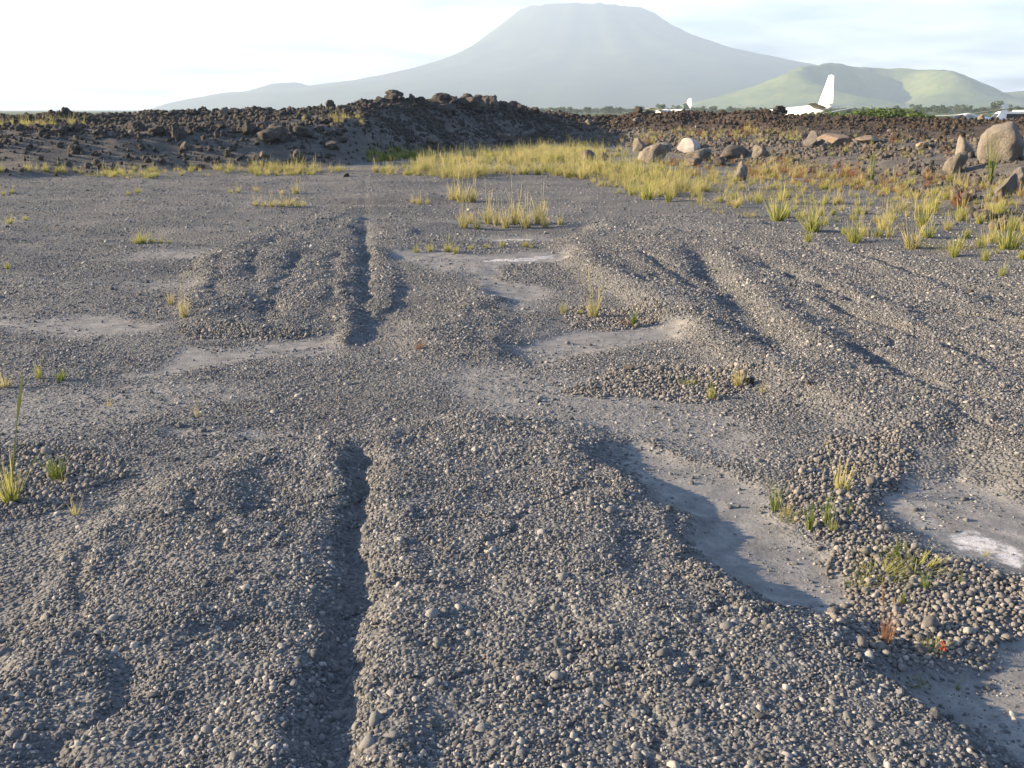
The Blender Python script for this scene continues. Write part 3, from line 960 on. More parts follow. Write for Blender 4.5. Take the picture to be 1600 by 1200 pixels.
rock('boulder', 1585, 252, 84, 60, 'largest tawny boulder, cut by the right edge of the picture', var=0, rz=0.4)
rock('boulder', 1511, 247, 40, 34, 'rounded grey boulder between the largest boulder and the slope, upper one of two', var=1)
rock('boulder', 1493, 273, 42, 32, 'pale rounded boulder just below and left of its twin, beside dry grass', var=2)
rock('boulder', 1577, 306, 36, 34, 'pointed boulder with a shaded right side at the lower right edge', var=3)
rock('boulder', 1604, 288, 44, 26, 'pale boulder behind the pointed one, cut by the right edge', var=4)
rock('boulder', 1160, 284, 28, 31, 'solitary egg-shaped brown boulder standing upright on the bare gravel', var=5)
rock('boulder', 1021, 256, 62, 31, 'broad tawny boulder with a flat top at the left of the rock row', var=2, rz=1.2)
rock('boulder', 1000, 236, 27, 20, 'small boulder peeping out behind the broad flat-topped boulder', var=4)
rock('pale', 1077, 238, 36, 20, 'bright white angular block leaning among the brown boulders', var=0, rz=0.5, tilt=0.25)
rock('boulder', 1092, 251, 44, 19, 'tan tilted slab in front of the white block', var=0, rz=2.1, tilt=0.2)
rock('grey', 1148, 248, 42, 19, 'wide grey boulder in the rock row, left of the last one', var=1)
rock('boulder', 1190, 247, 40, 20, 'wedge-shaped tan boulder, last at the right end of the rock row', var=1, rz=2.6)
rock('grey', 918, 256, 24, 21, 'taller of two dark boulders standing in the yellow grass', var=2)
rock('grey', 943, 254, 18, 16, 'smaller of two dark boulders standing in the yellow grass', var=3)
rock('grey', 1086, 260, 30, 13, 'low dark stone at the foot of the tan tilted slab', var=4)
rock('grey', 1126, 259, 22, 14, 'low rounded stone in front of the wide grey boulder', var=0)
rock('ochre', 1356, 226, 40, 13, 'orange-pink flat stone on the rubble slope', var=0)
rock('ochre', 1310, 227, 52, 18, 'broad reddish brown stone on the rubble slope', var=1)
rock('boulder', 1270, 229, 30, 24, 'upright grey stone left of the reddish stones on the slope', var=3)
rock('ochre', 1442, 232, 22, 9, 'small orange stone right of the pink ones on the slope', var=2)
rock('ochre', 1533, 187, 12, 9, 'small orange stone high on the right ridge', var=1)
rock('boulder', 1340, 226, 12, 8, 'small tan stone between the reddish and the pink stone', var=2)
rock('lava', 208, 207, 24, 19, 'dark lava rock on the left bank above a pale round stone')
rock('boulder', 204, 215, 14, 12, 'pale round stone half way up the left bank', var=5)
rock('lava', 277, 222, 22, 26, 'craggy outcrop with a sunlit edge on the left bank')
rock('lava', 246, 214, 26, 14, 'flat dark outcrop between the pale stone and the craggy outcrop')
rock('grey', 289, 236, 14, 14, 'small grey stone below the craggy outcrop', var=3)
rock('lava', 112, 241, 22, 14, 'dark lump low on the left bank face')
rock('lava', 90, 210, 26, 14, 'dark lump high on the far left bank face')
rock('lava', 390, 212, 30, 18, 'dark ragged outcrop at the brow of the left bank')
rock('lava', 425, 222, 44, 26, 'wide ragged outcrop in the middle of the bank face')
rock('lava', 470, 215, 30, 16, 'dark outcrop right of the wide ragged one')
rock('grey', 466, 250, 18, 15, 'pale grey block at the foot of the bank', name='stone_block', var=1)
rock('grey', 411, 248, 14, 9, 'small flat pale stone left of the pale grey block', name='stone_block', var=2)
rock('grey', 519, 237, 22, 13, 'bluish grey stone at the foot of the bank right of the pale block', var=1)
rock('grey', 674, 228, 24, 16, 'grey stone at the bank foot behind the tallest grass', var=2)
rock('grey', 790, 222, 30, 13, 'grey stone in the shade of the bank, right of centre', var=4)
rock('boulder', 350, 181, 16, 12, 'pale stone near the crest of the left bank', var=1)
rock('lava', 616, 156, 26, 17, 'overhanging lava rock that tops the whole bank', sink=0.1)
rock('lava', 594, 160, 16, 9, 'small lava rock just left of the topmost rock')
rock('lava', 643, 160, 9, 13, 'narrow upright lava rock right of the topmost rock')
rock('lava', 655, 166, 18, 14, 'dark lava rock on the crest between the narrow rock and the double one')
rock('lava', 686, 165, 32, 18, 'double-humped lava rock on the bank crest')
rock('lava', 738, 174, 38, 22, 'left one of two big rounded dark rocks on the crest')
rock('lava', 768, 172, 28, 22, 'right one of two big rounded dark rocks on the crest')
rock('lava', 795, 178, 26, 14, 'low dark rock where the crest drops to the right')
rock('lava', 700, 180, 34, 16, 'dark rock just under the double-humped rock')
rock('lava', 515, 172, 15, 15, 'pointed dark rock standing alone on the crest')
rock('lava', 103, 183, 17, 15, 'tallest dark rock on the far left skyline')
rock('brown', 836, 178, 14, 9, 'small dark rock at the left end of the brown ridge')
rock('brown', 998, 178, 14, 10, 'small dark rock on the ridge skyline left of the wrecked light aircraft')
rock('brown', 1218, 178, 20, 13, 'dark rock on the ridge right in front of the airliner')
rock('grey', 983, 580, 20, 9, 'black stone lying among loose pebbles in the middle of the ground', var=0, cat='stone', name='stone')
rock('lava', 1172, 602, 16, 12, 'dark stone beside a dry tuft on the loose pebbles', cat='stone', name='stone')
rock('grey', 1516, 460, 14, 7, 'black stone alone on the right slab', var=1, cat='stone', name='stone')
rock('boulder', 1263, 604, 14, 8, 'small tan stone at the lip of the right slab', var=2, cat='stone', name='stone')
rock('lava', 541, 278, 10, 6, 'small dark stone at the far end of the rut', cat='stone', name='stone')
cnt = {'lava': 0, 'brown': 0}
for u in np.arange(4, 1600, 13.0):                        # the ragged skyline, from left to right
    uu = u + random.uniform(-5, 5)
    kd = 'lava' if uu < 830 else 'brown'
    cv = float(np.interp(uu, [b_[0] for b_ in BANK], [b_[4] for b_ in BANK]))
    sz_ = random.uniform(8, 20) if 585 < uu < 810 else random.uniform(5, 12) if kd == 'lava' else random.uniform(4, 9)
    rock(kd, uu, cv + random.uniform(0.5, 3.5), sz_ * random.uniform(0.9, 1.5), sz_ * random.uniform(0.5, 0.85),
         (nth(cnt[kd]) + ' small rock from the left along the left bank skyline') if kd == 'lava' else (nth(cnt[kd]) + ' small rock from the left along the brown ridge skyline'), 'rock',
         'rocks along the left skyline' if kd == 'lava' else 'rocks along the right skyline')
    cnt[kd] += 1
for left, us in ((True, np.arange(14, 800, 20.0)), (False, np.arange(860, 1600, 26.0))):   # on the faces, from left to right
    for i, u in enumerate(us):
        u = float(u) + random.uniform(-8, 8)
        cv = float(np.interp(u, [b_[0] for b_ in BANK], [b_[4] for b_ in BANK])); sv = float(np.interp(u, [b_[0] for b_ in BANK], [b_[2] for b_ in BANK]))
        fv = float(np.interp(u, [b_[0] for b_ in BANK], [b_[1] for b_ in BANK]))
        v = random.uniform(cv + 8, sv + 12) if left else random.uniform(cv + 10, min(sv + 20, fv - 5))
        s_ = random.uniform(5, 13)
        rock('lava' if left else random.choice(['brown', 'grey', 'boulder', 'grey']), u, v, s_ * 1.3, s_ * 0.75,
             'small lava rock bedded in the left bank face, ' + nth(i) + ' from the left' if left else 'small weathered stone in the right slope, ' + nth(i) + ' from the left', 'rock',
             'rocks bedded in the left bank' if left else 'stones bedded in the right slope')

# ------------------------------------------------------------------ grass
def tuft_mesh(name, seed, mat, blades=60, spread=0.35, lean=0.5, width=0.02, base=0.12, hvar=0.5, stalks=0, droop=0.3):
    """a tuft about 1 high; blades are bent ribbons"""
    r = np.random.default_rng(seed)
    V, F, A, B = [], [], [], []
    for i in range(blades + stalks):
        stalk = i >= blades
        a = r.uniform(0, 6.283); br = base * math.sqrt(r.random())
        p = np.array([br * math.cos(a), br * math.sin(a), -0.03])
        h = (1 - hvar * r.random()) * (1.0 if not stalk else r.uniform(1.2, 1.6)) * (0.72 if stalks and not stalk else 1)
        a2 = a + r.normal(0, 0.5)
        ln = lean * r.random() * (0.5 if stalk else 1)
        d = np.array([math.cos(a2), math.sin(a2), 0.0])
        sd = np.array([-math.sin(a2 + r.normal(0, 0.8)), math.cos(a2), 0]); sd /= np.linalg.norm(sd)
        wd = width * r.uniform(0.6, 1.3) * (0.6 if stalk else 1)
        bs = len(V); K = 4; tint = r.random()
        for q in range(K + 1):
            t = q / K
            c = p + d * h * (ln * t + droop * ln * t * t) + np.array([0, 0, h * (t - 0.35 * droop * ln * t * t)])
            ww = wd * (1 - t) ** 0.7 * 0.5
            if stalk:
                ww = wd * (0.35 + (0.9 if 0.7 < t < 0.98 else 0.0)) * 0.5
            if q == K:
                V.append(c); A.append(1.0); B.append(tint)
            else:
                V.append(c - sd * ww); V.append(c + sd * ww); A += [t, t]; B += [tint, tint]
        for q in range(K):
            a0 = bs + 2 * q
            if q == K - 1:
                F.append((a0, a0 + 1, a0 + 2))
            else:
                F.append((a0, a0 + 1, a0 + 3, a0 + 2))
    me = new_mesh(name, V, F, mat, False)
    set_attr(me, 'along', A); set_attr(me, 'blade', B)
    return me


T = {
    'flat': [tuft_mesh('fallen_tuft_%d' % i, 770 + i, M_STRAW, 45, lean=2.2, width=0.03, base=0.5, droop=0.8) for i in range(2)],
    'straw': [tuft_mesh('straw_tuft_%d' % i, 700 + i, M_STRAW, 70, lean=0.45, width=0.022, stalks=10) for i in range(4)],
    'mix': [tuft_mesh('mixed_tuft_%d' % i, 710 + i, M_MIXG, 70, lean=0.5, width=0.024, stalks=6) for i in range(4)],
    'green': [tuft_mesh('green_tuft_%d' % i, 720 + i, M_GREEN, 60, lean=0.6, width=0.035) for i in range(3)],
    'wide': [tuft_mesh('low_tuft_%d' % i, 730 + i, M_MIXG, 110, lean=1.2, width=0.03, base=0.5) for i in range(3)],
    'sparse': [tuft_mesh('sparse_tuft_%d' % i, 740 + i, M_STRAW, 24, lean=0.7, width=0.022, base=0.1, stalks=4) for i in range(3)],
    'sgreen': [tuft_mesh('sparse_green_tuft_%d' % i, 750 + i, M_GREEN, 26, lean=0.55, width=0.035, base=0.1) for i in range(3)],
    'weed': [tuft_mesh('weed_%d' % i, 760 + i, M_RED, 40, lean=0.9, width=0.05, base=0.25, stalks=6) for i in range(3)],
}


def tuft(kind, u, v, hpx, label, group=None, wide=1.0, tilt=(0, 0), name='grass_tuft', cat='grass tuft'):
    p = hit(u, v)
    dist = math.sqrt(p.x ** 2 + p.y ** 2 + (CAM_H - p.z) ** 2)
    h = hpx * dist / FPX * 1.4
    me = random.choice(T[kind])
    o = link(name, me, label=label, cat=cat, group=group, loc=(p.x, p.y, p.z - 0.005))
    o.scale = (h * wide, h * wide, h)
    o.rotation_euler = (tilt[0], tilt[1], random.uniform(0, 6.283) if tilt == (0, 0) else 0)
    return o


# long stalk plant at the left edge
g1 = tuft('mix', 18, 785, 62, 'yellow-green grass clump with one very long stalk at the left edge', wide=0.75)
st = []
hgt = 1.0
V = []; F = []; A = []; Bq = []
for (ax, ay, bx, by, hh, wd) in ((0, 0, 0.6, 0.05, 2.2, 0.06), (0.05, 0, 0.75, 0.1, 0.9, 0.025), (-0.03, 0, -0.25, 0.1, 0.8, 0.025)):
    for q in range(9):
        t = q / 8
        wv = wd * ((1 - t) * 0.8 + (1.5 * math.exp(-((t - 0.8) / 0.1) ** 2)))
        c = (ax + (bx - ax) * t ** 1.2, ay + (by - ay) * t, hh * t)
        V += [(c[0] - wv / 2, c[1], c[2]), (c[0] + wv / 2, c[1], c[2]), (c[0], c[1] + wv / 2, c[2])]
        A += [t] * 3; Bq += [0.5] * 3
        if q:
            b0 = len(V) - 6
            for e in range(3):
                F.append((b0 + e, b0 + (e + 1) % 3, b0 + 3 + (e + 1) % 3, b0 + 3 + e))
me = new_mesh('long_stalk', V, F, M_MIXG, False); set_attr(me, 'along', A); set_attr(me, 'blade', Bq)
g1.rotation_euler = (0, 0, 0)
so = link('stalk', me, parent=g1)

NEAR = [
    ('green', 90, 750, 36, 'small bright green tuft right of the long-stalked clump', 0.8), ('sparse', 98, 756, 16, 'dry twig at the base of the small bright green tuft', 1.2),
    ('sparse', 118, 805, 28, 'thin dry sprig below the bright green tuft at left', 1.2),
    ('sparse', 170, 635, 14, 'tiny straw sprig on the dust at the left, above the green tufts', 1.2), ('sparse', 308, 652, 24, 'single thin straw stalk on pale ground left of centre', 0.5),
    ('straw', 288, 496, 34, 'straw-coloured tuft with tall stalks at the edge of the left slab', 0.7), ('straw', 267, 476, 20, 'short dry tuft just above the stalky one by the left slab', 1.0),
    ('mix', 62, 592, 26, 'faint yellow-green sprig at the left on dark gravel', 0.7), ('green', 95, 595, 16, 'small green sprig beside the yellow one at left', 1.2), ('straw', 8, 606, 18, 'orange-brown tuft at the left edge of the picture', 1.6),
    ('straw', 928, 496, 42, 'dry tuft with long pale blades in the middle of the hollow', 0.9), ('mix', 880, 490, 20, 'short green tuft left of the dry one in the hollow', 0.8), ('green', 990, 510, 26, 'green upright tuft at the right end of the hollow', 0.5),
    ('weed', 976, 508, 14, 'brown weed beside the green upright tuft', 1.0), ('mix', 905, 492, 12, 'low yellow tuft between the short green and the dry one', 1.4),
    ('straw', 1153, 604, 32, 'dry pale tuft next to a dark stone on loose pebbles', 1.0), ('mix', 1112, 624, 28, 'yellowish tuft left of the dark stone on loose pebbles', 0.8), ('wide', 1076, 602, 11, 'flat green cushion on loose pebbles', 1.2),
    ('sparse', 1190, 616, 26, 'sparse brown stalks right of the dark stone', 0.7), ('weed', 655, 545, 14, 'small olive weed on gravel near the centre', 1.0),
    ('sparse', 1312, 766, 58, 'dry tuft with long blades blown to the left on loose pebbles', 0.9), ('mix', 1322, 768, 18, 'short yellow tuft at the foot of the wind-blown blades', 1.2),
    ('sgreen', 1210, 800, 40, 'thin upright tuft at the edge of the dust, leftmost on the pebble band', 0.7), ('sparse', 1228, 806, 36, 'straw tuft next to the leftmost one on the pebble band', 0.7), ('wide', 1232, 812, 14, 'low yellow tuft under the straw one on the pebble band', 1.3),
    ('sgreen', 1265, 830, 46, 'slender green tuft in the middle of the pebble band', 0.5), ('sgreen', 1290, 822, 52, 'tallest slender green tuft on the pebble band', 0.5), ('mix', 1300, 830, 22, 'short yellow tuft right below the tallest slender one', 1.0), ('sgreen', 1326, 806, 22, 'short slender tuft right of the tallest one', 0.5),
    ('wide', 1372, 902, 22, 'spreading yellow-green clump on the pebbles, left of its neighbour', 1.5), ('wide', 1432, 890, 24, 'spreading green clump with yellow tips nearest the white salt', 1.5), ('sgreen', 1400, 872, 30, 'thin green blades above the two spreading clumps', 0.6),
    ('sgreen', 1410, 945, 24, 'small green sprout below the spreading clumps', 0.9), ('sgreen', 1446, 922, 28, 'upright green sprout right of the spreading clumps', 0.8), ('wide', 1338, 920, 14, 'flat green tuft at the tip of the dust hollow', 1.3),
    ('weed', 1383, 1006, 56, 'reddish stalky weed on the loose pebbles at lower right', 0.35), ('wide', 1455, 1016, 18, 'pale dry cushion on loose pebbles beside the red flower', 0.9), ('sgreen', 1368, 1012, 12, 'tiny green sprout by the reddish weed', 1.0),
    ('sgreen', 1500, 912, 16, 'tiny sprout among pebbles near the right edge', 0.9), ('sgreen', 1496, 1078, 14, 'bright tiny sprout at the edge of the lower right dust', 1.0), ('wide', 1425, 1070, 10, 'flat dull tuft at the edge of the lower right dust', 1.4),
    ('mix', 1262, 378, 22, 'short bright tuft, nearest one on the dark gravel left of the field', 1.0), ('sparse', 1540, 870, 14, 'dead sprig on the dust beside the white salt', 1.2),
]
for (k_, u, v, h, lb, wd) in NEAR:
    tuft(k_, u, v, h, lb, wide=wd, name='weed' if k_ == 'weed' else 'grass_tuft', cat='weed' if k_ == 'weed' else 'grass tuft')

MIDG = [('straw', u, v, h) for (u, v, h) in [(725, 356, 32), (745, 358, 24), (762, 350, 34), (790, 356, 30), (805, 350, 40), (822, 356, 36), (842, 350, 40), (852, 356, 26), (875, 352, 18), (776, 352, 26), (735, 350, 20)]]
for i, (k_, u, v, h) in enumerate(sorted(MIDG, key=lambda q: q[1])):
    tuft(k_, u, v, h, 'straw-coloured tuft in the central patch, ' + nth(i) + ' from the left', 'straw tufts in the central patch')
for i, (u, v, h) in enumerate(sorted([(708, 312, 26), (722, 316, 30), (738, 316, 26), (655, 320, 14), (645, 318, 10), (668, 319, 10)])):
    tuft('straw', u, v, h, 'dry tuft between grass belt and central patch, ' + nth(i) + ' from the left', 'dry tufts before the belt', wide=1.3)
for i, (u, v, h) in enumerate(sorted([(650, 395, 12), (672, 393, 14), (700, 394, 18), (712, 396, 14), (735, 390, 10), (760, 388, 10), (785, 386, 12), (820, 386, 14), (830, 388, 8)])):
    tuft('mix', u, v, h, 'low sparse tuft along the salt hollow, ' + nth(i) + ' from the left', 'low tufts by the salt hollow', wide=1.2)
for i, (u, v, h) in enumerate(sorted([(400, 322, 12), (412, 323, 10), (425, 323, 14), (440, 323, 14), (452, 322, 16), (465, 323, 12), (475, 322, 10), (360, 302, 8), (372, 301, 10), (400, 300, 10), (462, 302, 14), (440, 304, 8)])):
    tuft('straw', u, v, h, 'low straw tuft on the runway left of the rut, ' + nth(i) + ' from the left', 'straw tufts in a row on the runway', wide=1.6)
for i, (u, v, h) in enumerate(sorted([(212, 381, 12), (222, 380, 18), (238, 380, 10), (252, 381, 10), (265, 381, 8), (200, 305, 8), (215, 302, 10), (15, 350, 12), (40, 345, 8), (12, 420, 10), (20, 303, 8), (5, 305, 8)])):
    tuft('mix', u, v, h, 'tiny low tuft on dark gravel at far left, ' + nth(i) + ' from the left', 'tiny tufts at far left', wide=1.5)

FIELD = [(1010, 312, 36), (1045, 316, 30), (1150, 325, 22), (1185, 318, 20), (1215, 345, 48), (1228, 340, 26), (1270, 362, 46), (1290, 352, 18), (1335, 380, 36), (1372, 370, 20), (1318, 366, 16), (1425, 388, 42), (1440, 352, 36),
         (1450, 372, 34), (1490, 402, 30), (1540, 408, 26), (1575, 390, 48), (1565, 432, 20), (1582, 360, 30), (1500, 345, 30), (1480, 360, 22), (1395, 345, 18), (1460, 330, 30), (1530, 350, 24), (1550, 380, 28), (1510, 372, 20), (1596, 405, 22)]
for i in range(30):
    u = random.uniform(1010, 1600)
    lo = np.interp(u, [950, 1100, 1300, 1450, 1600], [305, 325, 345, 385, 425]); hi = np.interp(u, [950, 1100, 1300, 1600], [285, 285, 290, 300])
    v = random.uniform(hi, lo)
    FIELD.append((u, v, random.uniform(10, 24) * (0.7 + 0.3 * (v - 280) / 100)))
FIELD.sort()
for i, (u, v, h) in enumerate(FIELD):
    tuft(random.choice(['mix', 'mix', 'straw']), u, v, h * 0.9, ('tall' if h > 30 else 'short') + ' yellow-green tuft, ' + nth(i) + ' from the left on the right gravel field', 'tufts dotted over the right field', wide=random.uniform(0.9, 1.4))


def belt(name, pix, per_m2, kinds, hlo, hhi, label, wide=(0.8, 1.3), thin=0.3, patch=1.2, warp=0.5):
    """dense grass nobody could count, standing inside an outline on the ground"""
    C = np.array([hit(u, v)[:] for u, v in pix])
    x0, y0 = C[:, :2].min(0); x1, y1 = C[:, :2].max(0)
    n = int((x1 - x0) * (y1 - y0) * per_m2)
    x = RNG.uniform(x0, x1, n); y = RNG.uniform(y0, y1, n)
    sd = sd_poly(x, y, C[:, :2]) + warp * fbm(x, y, 1.6, 3, 401)
    pt = fbm(x, y, patch, 3, 403)
    k = (sd < 0) & (RNG.random(n) < sst(-thin - 0.25, 0.1, pt + (1 - thin) * 0.3))
    x, y, pt = x[k], y[k], pt[k]
    z, _ = ground(x, y); n = len(x)
    pr = [m_ for kd in kinds for m_ in T[kd]]
    h = RNG.uniform(hlo, hhi, n) * (0.85 + 0.5 * pt); wv = RNG.uniform(*wide, n)
    scatter(name, pr, np.stack([x, y, z - 0.01], 1), np.stack([RNG.normal(0, 0.08, n), RNG.normal(0, 0.08, n), RNG.random(n) * 6.283], 1),
            np.stack([h * wv, h * wv, h], 1), RNG.integers(0, len(pr), n), label, 'grass')
    return n


print('belt', belt('tall_grass', [(596, 262), (640, 276), (700, 284), (760, 278), (850, 276), (930, 288), (1000, 306), (1060, 302), (1090, 285), (1010, 268), (985, 252), (950, 236), (840, 233), (740, 240), (680, 248), (620, 252)], 9, ['straw', 'straw', 'mix', 'flat', 'flat'],
     0.20, 0.52, 'dense belt of tall yellow grass at the foot of the bank', thin=0.45, patch=2.2, warp=1.6))
belt('tall_grass', [(-60, 280), (60, 278), (150, 271), (120, 264), (-60, 266)], 16, ['straw', 'straw', 'mix', 'flat'], 0.2, 0.42, 'yellow grass strip at the foot of the far left bank')
belt('tall_grass', [(140, 275), (200, 279), (330, 273), (345, 266), (260, 262), (150, 268)], 11, ['straw', 'mix', 'flat'], 0.18, 0.38, 'broken yellow grass strip at the bank foot, left of centre', thin=0.6)
belt('tall_grass', [(335, 272), (430, 276), (530, 272), (530, 262), (430, 262), (350, 266)], 11, ['straw', 'mix', 'flat'], 0.18, 0.4, 'thin yellow grass strip at the bank foot near the rut', thin=0.55)
belt('green_weeds', [(560, 256), (640, 252), (690, 246), (660, 236), (580, 238)], 12, ['green', 'mix'], 0.2, 0.4, 'green weeds in the shade behind the tall grass')
belt('green_weeds', [(380, 264), (450, 262), (480, 256), (400, 256)], 8, ['green'], 0.12, 0.22, 'low green weeds at the bank foot left of the rut')
belt('shelf_grass', [(-60, 204), (60, 202), (135, 198), (120, 188), (-60, 192)], 6, ['straw', 'mix'], 0.2, 0.4, 'dry grass on the shelf of the far left bank', thin=0.5)
belt('shelf_grass', [(460, 200), (570, 200), (580, 188), (480, 188)], 3, ['straw'], 0.25, 0.45, 'dry grass on the upper bank left of the crest rocks', thin=0.6)
belt('dry_weeds', [(1000, 262), (1200, 285), (1320, 300), (1480, 320), (1620, 350), (1620, 300), (1480, 280), (1300, 262), (1200, 240), (1100, 245)], 7, ['weed', 'mix', 'weed', 'straw'], 0.12, 0.32, 'reddish weeds and dry grass at the foot of the rubble slope', thin=0.35)
belt('dry_weeds', [(860, 232), (1000, 230), (1150, 226), (1250, 222), (1240, 206), (1100, 206), (940, 218)], 3, ['weed', 'straw', 'mix'], 0.2, 0.45, 'dry weeds and grass behind the boulder row', thin=0.4)
belt('dry_weeds', [(1260, 240), (1420, 250), (1560, 270), (1600, 230), (1400, 210), (1260, 212)], 1.5, ['weed', 'mix'], 0.12, 0.3, 'sparse reddish weeds high on the rubble slope', thin=0.5)
belt('field_grass', [(930, 296), (1000, 312), (1100, 328), (1250, 350), (1400, 378), (1640, 425), (1640, 300), (1400, 285), (1200, 272), (1050, 262), (960, 262)], 5.5, ['straw', 'straw', 'mix', 'flat', 'flat'], 0.10, 0.34, 'thin yellow-green grass trailing over the gravel in front of the boulders', thin=0.6, warp=1.5)
for (u, v, h) in [(1362, 285, 42), (1547, 285, 62)]:
    tuft('sgreen', u, v, h, 'single tall green stem on the slope, ' + ('left one' if u < 1400 else 'right one beside the largest boulder'), wide=0.35)

# red flower by the dust
p = hit(1473, 1028)
fl = link('red_flower', None, label='small red flower spike on the pebbles at lower right', cat='flower', loc=p)
M_STEM = mat_plain('stem', (0.10, 0.12, 0.04), 0.8); M_REDF = mat_plain('red_petal', (0.62, 0.06, 0.06), 0.7)
V = []; F = []
for q in range(5):
    t = q / 4
    for e in range(4):
        a = e * math.pi / 2
        V.append((0.0015 * math.cos(a) - 0.006 * t, 0.0015 * math.sin(a), 0.045 * t))
    if q:
        b0 = 4 * (q - 1)
        for e in range(4):
            F.append((b0 + e, b0 + (e + 1) % 4, b0 + 4 + (e + 1) % 4, b0 + 4 + e))
link('stem', new_mesh('stem', V, F, M_STEM), parent=fl)
V = []; F = []
for i in range(14):
    zc = 0.020 + 0.03 * i / 13; a = i * 2.4; rr = 0.008 * (1 - i / 20)
    c = (-0.006 * zc / 0.045 + rr * math.cos(a) * 0.5, rr * math.sin(a) * 0.5, zc)
    b0 = len(V)
    V += [(c[0], c[1], c[2] - 0.004), (c[0] + rr * math.cos(a), c[1] + rr * math.sin(a), c[2] + 0.003), (c[0] + rr * 0.5 * math.cos(a + 1), c[1] + rr * 0.5 * math.sin(a + 1), c[2] + 0.006), (c[0], c[1], c[2] + 0.005)]
    F += [(b0, b0 + 1, b0 + 2), (b0, b0 + 2, b0 + 3), (b0, b0 + 3, b0 + 1), (b0 + 1, b0 + 3, b0 + 2)]
link('petals', new_mesh('petals', V, F, M_REDF, False), parent=fl)

# ------------------------------------------------------------------ aircraft
M_WHITE = mat_plain('white_aircraft_paint', (0.80, 0.80, 0.79), 0.45, 0.0, 0.06, 0.8)
M_ALU = mat_plain('dull_wing_skin', (0.30, 0.31, 0.32), 0.5, 0.3, 0.15, 1.0)
M_GLASS = mat_plain('dark_glass', (0.02, 0.025, 0.03), 0.15)


def loft(name, sections, mat, seg=24):
    """sections: (x, radius_y, radius_z, zc)"""
    V, F = [], []
    for (x, ry, rz, zc) in sections:
        for k in range(seg):
            a = 2 * math.pi * k / seg
            V.append((x, ry * math.cos(a), zc + rz * math.sin(a)))
    for i in range(len(sections) - 1):
        for k in range(seg):
            a = i * seg + k; b_ = i * seg + (k + 1) % seg
            F.append((a, b_, b_ + seg, a + seg))
    F.append(tuple(range(seg))[::-1]); F.append(tuple(range((len(sections) - 1) * seg, len(sections) * seg)))
    return new_mesh(name, V, F, mat)


def blade_wing(name, root_le, root_te, tip_le, tip_te, thick_r, thick_t, axis, mat, n=7, f0=0.0, f1=1.0):
    """tapered aerofoil surface; points are (x, y, z); thickness along 'axis'"""
    prof = []
    for i in range(n + 1):
        t = i / n
        prof.append((t, 2.6 * (0.2969 * math.sqrt(t) - 0.126 * t - 0.3516 * t ** 2 + 0.2843 * t ** 3 - 0.1036 * t ** 4)))
    V = []; F = []
    for (le, te, th) in ((root_le, root_te, thick_r), (tip_le, tip_te, thick_t)):
        le = Vector(le); te = Vector(te)
        up_ = Vector(axis)
        ring = [(f0 + (f1 - f0) * t, q) for t, q in prof] if (f0, f1) == (0.0, 1.0) else [(f0 + (f1 - f0) * t, max(0.12 * (1 - t), 0.02)) for t, q in prof]
        for t, q in ring:
            V.append(le.lerp(te, t) + up_ * q * th)
        for t, q in ring[::-1]:
            V.append(le.lerp(te, t) - up_ * q * th)
    m_ = 2 * (n + 1)
    for k in range(m_):
        F.append((k, (k + 1) % m_, m_ + (k + 1) % m_, m_ + k))
    F.append(tuple(range(m_))[::-1]); F.append(tuple(range(m_, 2 * m_)))
    return new_mesh(name, V, F, mat, False)


PYd = 227.0
base = at(1297, 161, PYd)
air = link('airliner', None, label='large white airliner sunk behind the lava ridge, only tail and rear body showing', cat='airplane')
ax_ = math.atan2(0.866, -0.5)
air.rotation_euler = (0, math.radians(4.2), ax_)
air.location = (base.x, base.y, base.z - 1.95)
link('fuselage', loft('fuselage', [(-0.6, 0.12, 0.15, 1.15), (0.4, 0.42, 0.5, 1.05), (2.5, 0.85, 1.0, 0.78), (5.5, 1.3, 1.5, 0.42), (9, 1.7, 1.82, 0.12), (12.5, 1.87, 1.92, 0.0), (18, 1.88, 1.92, 0), (34, 1.88, 1.92, 0),
                                   (37, 1.7, 1.72, -0.12), (39, 1.25, 1.25, -0.3), (40.3, 0.65, 0.62, -0.5), (40.8, 0.1, 0.1, -0.55)], M_WHITE), parent=air)
fin = link('fin', blade_wing('fin', (3.6, 0, 1.35), (0.2, 0, 1.35), (0.4, 0, 7.8), (-0.6, 0, 7.8), 0.30, 0.10, (0, 1, 0), M_WHITE), parent=air)
link('rudder', blade_wing('rudder', (0.25, 0, 1.9), (-0.95, 0, 1.9), (-0.55, 0, 7.6), (-1.05, 0, 7.6), 0.5, 0.25, (0, 1, 0), M_WHITE, f0=0.02, f1=0.98), parent=fin)
for sgn in (1, -1):
    tp = link('tailplane', blade_wing('tailplane', (3.9, sgn * 0.5, 0.95), (0.6, sgn * 0.5, 0.95), (0.1, sgn * 6.6, 1.85), (-1.3, sgn * 6.6, 1.85), 0.16, 0.06, (0, 0, 1), M_ALU), parent=air)
    link('elevator', blade_wing('elevator', (0.56, sgn * 0.9, 1.0), (-0.35, sgn * 0.9, 1.0), (-1.32, sgn * 6.4, 1.83), (-1.8, sgn * 6.4, 1.83), 0.2, 0.1, (0, 0, 1), M_ALU, f0=0.02, f1=0.98), parent=tp)
    link('wing', blade_wing('wing', (24.5, sgn * 1.2, -1.15), (16.5, sgn * 1.2, -1.15), (14.5, sgn * 21.3, 0.3 - 1.6 * sgn), (12.2, sgn * 21.3, 0.3 - 1.6 * sgn), 0.5, 0.12, (0, 0, 1), M_ALU), parent=air)


